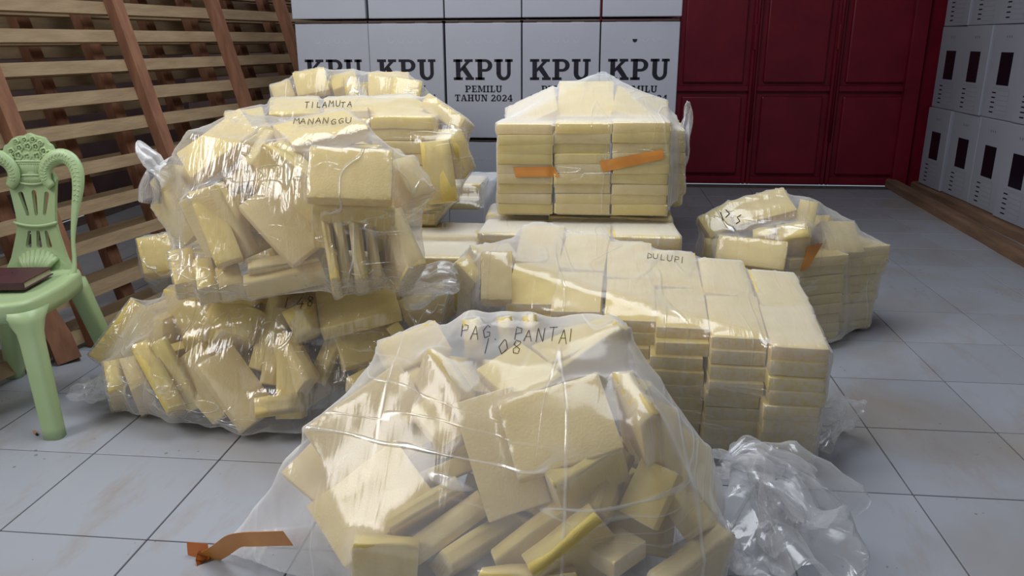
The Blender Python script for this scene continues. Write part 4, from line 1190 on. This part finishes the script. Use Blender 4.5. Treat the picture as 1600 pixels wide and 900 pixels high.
# knots, tails
# front bag: neck and crumpled mouth at right, flat corner with tape at left
n0 = Vector((.355, 1.84, .17))
tail(b1, [flare([n0+Vector((-.05, -.03, .01)), n0, n0+Vector((.07, .0, -.02)), n0+Vector((.16, -.05, -.06)), n0+Vector((.22, -.10, -.13))], [.05, .02, .055, .10, .12], 5, .8, 3, .8, wob=.03),
          flare([n0, n0+Vector((.05, -.08, .0)), n0+Vector((.08, -.20, -.05)), n0+Vector((.06, -.34, -.12))], [.015, .06, .11, .14], 4, .9, 5, .7, wob=.035),
          flare([n0, n0+Vector((.06, .03, .015)), n0+Vector((.16, .06, -.02)), n0+Vector((.22, .05, -.07))], [.012, .03, .05, .04], 5, .5, 8, .6, wob=.015)], 'film_tail', label='crumpled open end of the front bag')
b2_t = flare([(-1.50, 2.30, .13), (-1.60, 2.28, .10), (-1.68, 2.30, .07), (-1.73, 2.32, .06)], [.06, .045, .05, .045], 5, .5, 11, .8, wob=.02)
tail(b2, b2_t, 'film_tail', label='crumpled corner of the bag on the tiles')
tail(b2, flare([(-.60, 2.42, .42), (-.50, 2.42, .45), (-.43, 2.42, .46)], [.10, .07, .04], 5, .4, 12, .6, wob=.02), 'film_tail', label='twisted end of the bag')
def K(u, v, Y=2.40): return aty(u, v, Y)
tail(b3, [flare([K(262, 268), K(246, 262), K(236, 250), K(224, 236), K(216, 224)], [.05, .024, .034, .026, .006], 4, .4, 21, .8, wob=.012)], 'film_knot', 'knot', 'white twisted knot of the tied bag')
tail(b3, flare([K(238, 262), K(236, 275), K(234, 295), K(234, 316)], [.010, .020, .030, .034], 22, .35, 22, .6, upv=Vector((0, 1, 0)), wob=.003), 'film_tail', label='pleated tuft below the knot')
tail(b9, flare([(.66, 2.22, .10), (.74, 2.27, .10), (.80, 2.33, .08), (.84, 2.36, .07)], [.10, .06, .05, .055], 5, .45, 31, .9, wob=.02), 'film_tail', label='crumpled corner of the long bag')
tail(b6, flare([(.33, 3.22, .62), (.355, 3.27, .78), (.37, 3.32, .90), (.385, 3.30, .94)], [.03, .045, .04, .02], 6, .4, 41, .5, upv=Vector((1, 0, 0)), wob=.015), 'film_tail', label='loose folded film at the side of the square bag')

# handwriting: small stroke alphabet
SA = {'M': [[(0, 1), (.1, 0), (.5, .55), (.8, .05), (.95, 1)]], 'A': [[(0, 1), (.45, 0), (.85, 1)], [(.2, .62), (.75, .6)]], 'N': [[(0, 1), (.08, 0), (.75, 1), (.82, 0)]],
      'G': [[(.8, .15), (.45, 0), (.05, .45), (.3, 1), (.8, .85), (.8, .55), (.45, .55)]], 'U': [[(0, 0), (.05, .8), (.4, 1), (.75, .8), (.8, 0)]],
      'T': [[(0, .05), (.9, 0)], [(.45, 0), (.42, 1)]], 'I': [[(.2, 0), (.2, 1)]], 'L': [[(.05, 0), (.05, 1), (.7, .95)]],
      'P': [[(.1, 1), (.15, 0), (.75, .1), (.75, .45), (.15, .55)]], 'D': [[(.1, 1), (.1, 0), (.7, .2), (.75, .75), (.1, 1)]],
      '.': [[(.1, .95), (.18, 1.0)]], ' ': [], '1': [[(.3, 0), (.15, 1)]], '4': [[(.5, 0), (.0, .6), (.8, .55)], [(.6, .3), (.5, 1)]],
      '8': [[(.7, .1), (.3, 0), (.15, .3), (.7, .65), (.6, 1), (.2, .95), (.15, .65), (.7, .25), (.7, .1)]], '0': [[(.45, 0), (.05, .5), (.35, 1), (.8, .6), (.6, .05), (.45, 0)]]}
def hand(text, u0, v0, u1, v1, h, sl=-.15):
    out = []; n = len(text); rd = random.Random(text)
    for i, chh in enumerate(text):
        bu, bv = u0+(u1-u0)*i/n+rd.uniform(-.12, .12)*h, v0+(v1-v0)*i/n+rd.uniform(-.14, .14)*h; cw = math.hypot(u1-u0, v1-v0)/n*.82; hh = h*rd.uniform(.85, 1.1)
        for st_ in SA[chh]: out.append([(bu+x*cw-sl*(1-y)*hh*.8, bv+(y-.5)*hh+x*cw*(v1-v0)/max(1, (u1-u0))) for x, y in st_])
    return out
b1.write(hand('PAG. PANTAI', 719, 518, 905, 526, 20)+hand('108', 756, 541, 822, 541, 21), .0009)
b2.write(hand('MANANGGU', 436, 450, 558, 448, 11)+hand('148', 446, 472, 492, 472, 17), .0011)
b3.write(hand('MANANGGU', 458, 190, 552, 190, 9), .0011)
b4.write(hand('TILAMUTA', 476, 164, 552, 163, 9), .0014)
b9.write(hand('DULUPI', 1010, 400, 1075, 408, 9), .001)
b10.write([[(1126, 332), (1130, 345)], [(1134, 328), (1140, 334), (1134, 340)], [(1150, 350), (1156, 346), (1152, 340), (1158, 336)]], .0018)
# tape
b6.tape([(802, 261), (866, 260), (874, 276), (806, 277)])
b6.tape([(936, 252), (1035, 233), (1038, 248), (942, 269)])
b10.tape([(1262, 385), (1285, 380), (1262, 420), (1250, 424)], 'tape')
b10.tape([(1205, 424), (1226, 428), (1230, 446), (1218, 442)], 'tapedark')
# twisted tape at the front bag's left corner
tp_ = [(-.60, 1.545, .10), (-.68, 1.555, .105), (-.745, 1.565, .115), (-.79, 1.57, .085), (-.845, 1.575, .05), (-.885, 1.575, .012)]
def ribbon(pts, wd, ups, th=.0012, n=24):
    sp = spline(pts, n); us = spline(ups, n); V, Fc = [], []
    for i, p in enumerate(sp):
        t = (sp[min(i+1, n)]-sp[max(i-1, 0)]).normalized(); u_ = us[i]; u_ = (u_-t*u_.dot(t)).normalized(); nn = t.cross(u_)
        for a, b in ((-.5, -1), (.5, -1), (.5, 1), (-.5, 1)): V.append(p+u_*(a*wd)+nn*(b*th/2))
    for i in range(n):
        for k in range(4): Fc.append((i*4+k, i*4+(k+1) % 4, (i+1)*4+(k+1) % 4, (i+1)*4+k))
    Fc.append((3, 2, 1, 0)); Fc.append(tuple(n*4+k for k in range(4)))
    return V, Fc
A0 = [aty(450, 841, 1.46), aty(415, 842, 1.48), aty(385, 843, 1.50), aty(365, 846, 1.51), aty(345, 860, 1.53), aty(325, 872, 1.55)]
V, Fc = ribbon(A0, .047, [(0, -.3, 1), (0, -.3, 1), (0, -.3, 1), (-.3, -.3, .9), (-.4, -.3, .8), (-.6, -.2, .6)])
o = link('tape', pd_mesh([v-b1.base for v in V], Fc), MT['tape'], b1.obj); o['label'] = 'twisted strip of orange packing tape'
B0 = [aty(330, 868, 1.55), aty(318, 882, 1.548), aty(311, 870, 1.552), aty(308, 848, 1.56)]
V, Fc = ribbon(B0, .065, [(-.6, -.2, .6), (.6, -.3, .3), (.9, -.2, .2), (.9, -.2, .3)], n=12)
o = link('tape_end', pd_mesh([v-b1.base for v in V], Fc), MT['tapedark'], b1.obj); o['label'] = 'folded dark orange end of the tape'

# ------------------------------------------------------------------ litter on the tiles
p = atz(57, 679, 0)
bt = empty('cigarette_butt', p, 0); tag(bt, 'cigarette butt on the tiles beside the chair leg', 'cigarette butt')
V, Fc = tube([(-.018, .014, .0042), (.004, -.004, .0042)], [.004, .004], 8, upv=Vector((0, 0, 1))); link('paper', pd_mesh(V, Fc), MT['butt'], bt)
V, Fc = tube([(.004, -.004, .0042), (.011, -.009, .0042)], [.0042, .0035], 8, upv=Vector((0, 0, 1))); link('burnt_end', pd_mesh(V, Fc), MT['ash'], bt)
p = atz(1300, 775, 0)
sp = spline([atz(u, v, .004)-p for u, v in ((1272, 762), (1292, 766), (1308, 778), (1320, 792), (1323, 806))], 16)
V, Fc = ribbon([tuple(q) for q in sp], .012, [(0, .3, 1)]*3, .001, 20)
tag(link('plastic_strip', pd_mesh(V, Fc, smooth=True), MT['film_tail'], None, p), 'thin curl of clear plastic strip on the tiles before the long bag', 'plastic strip')
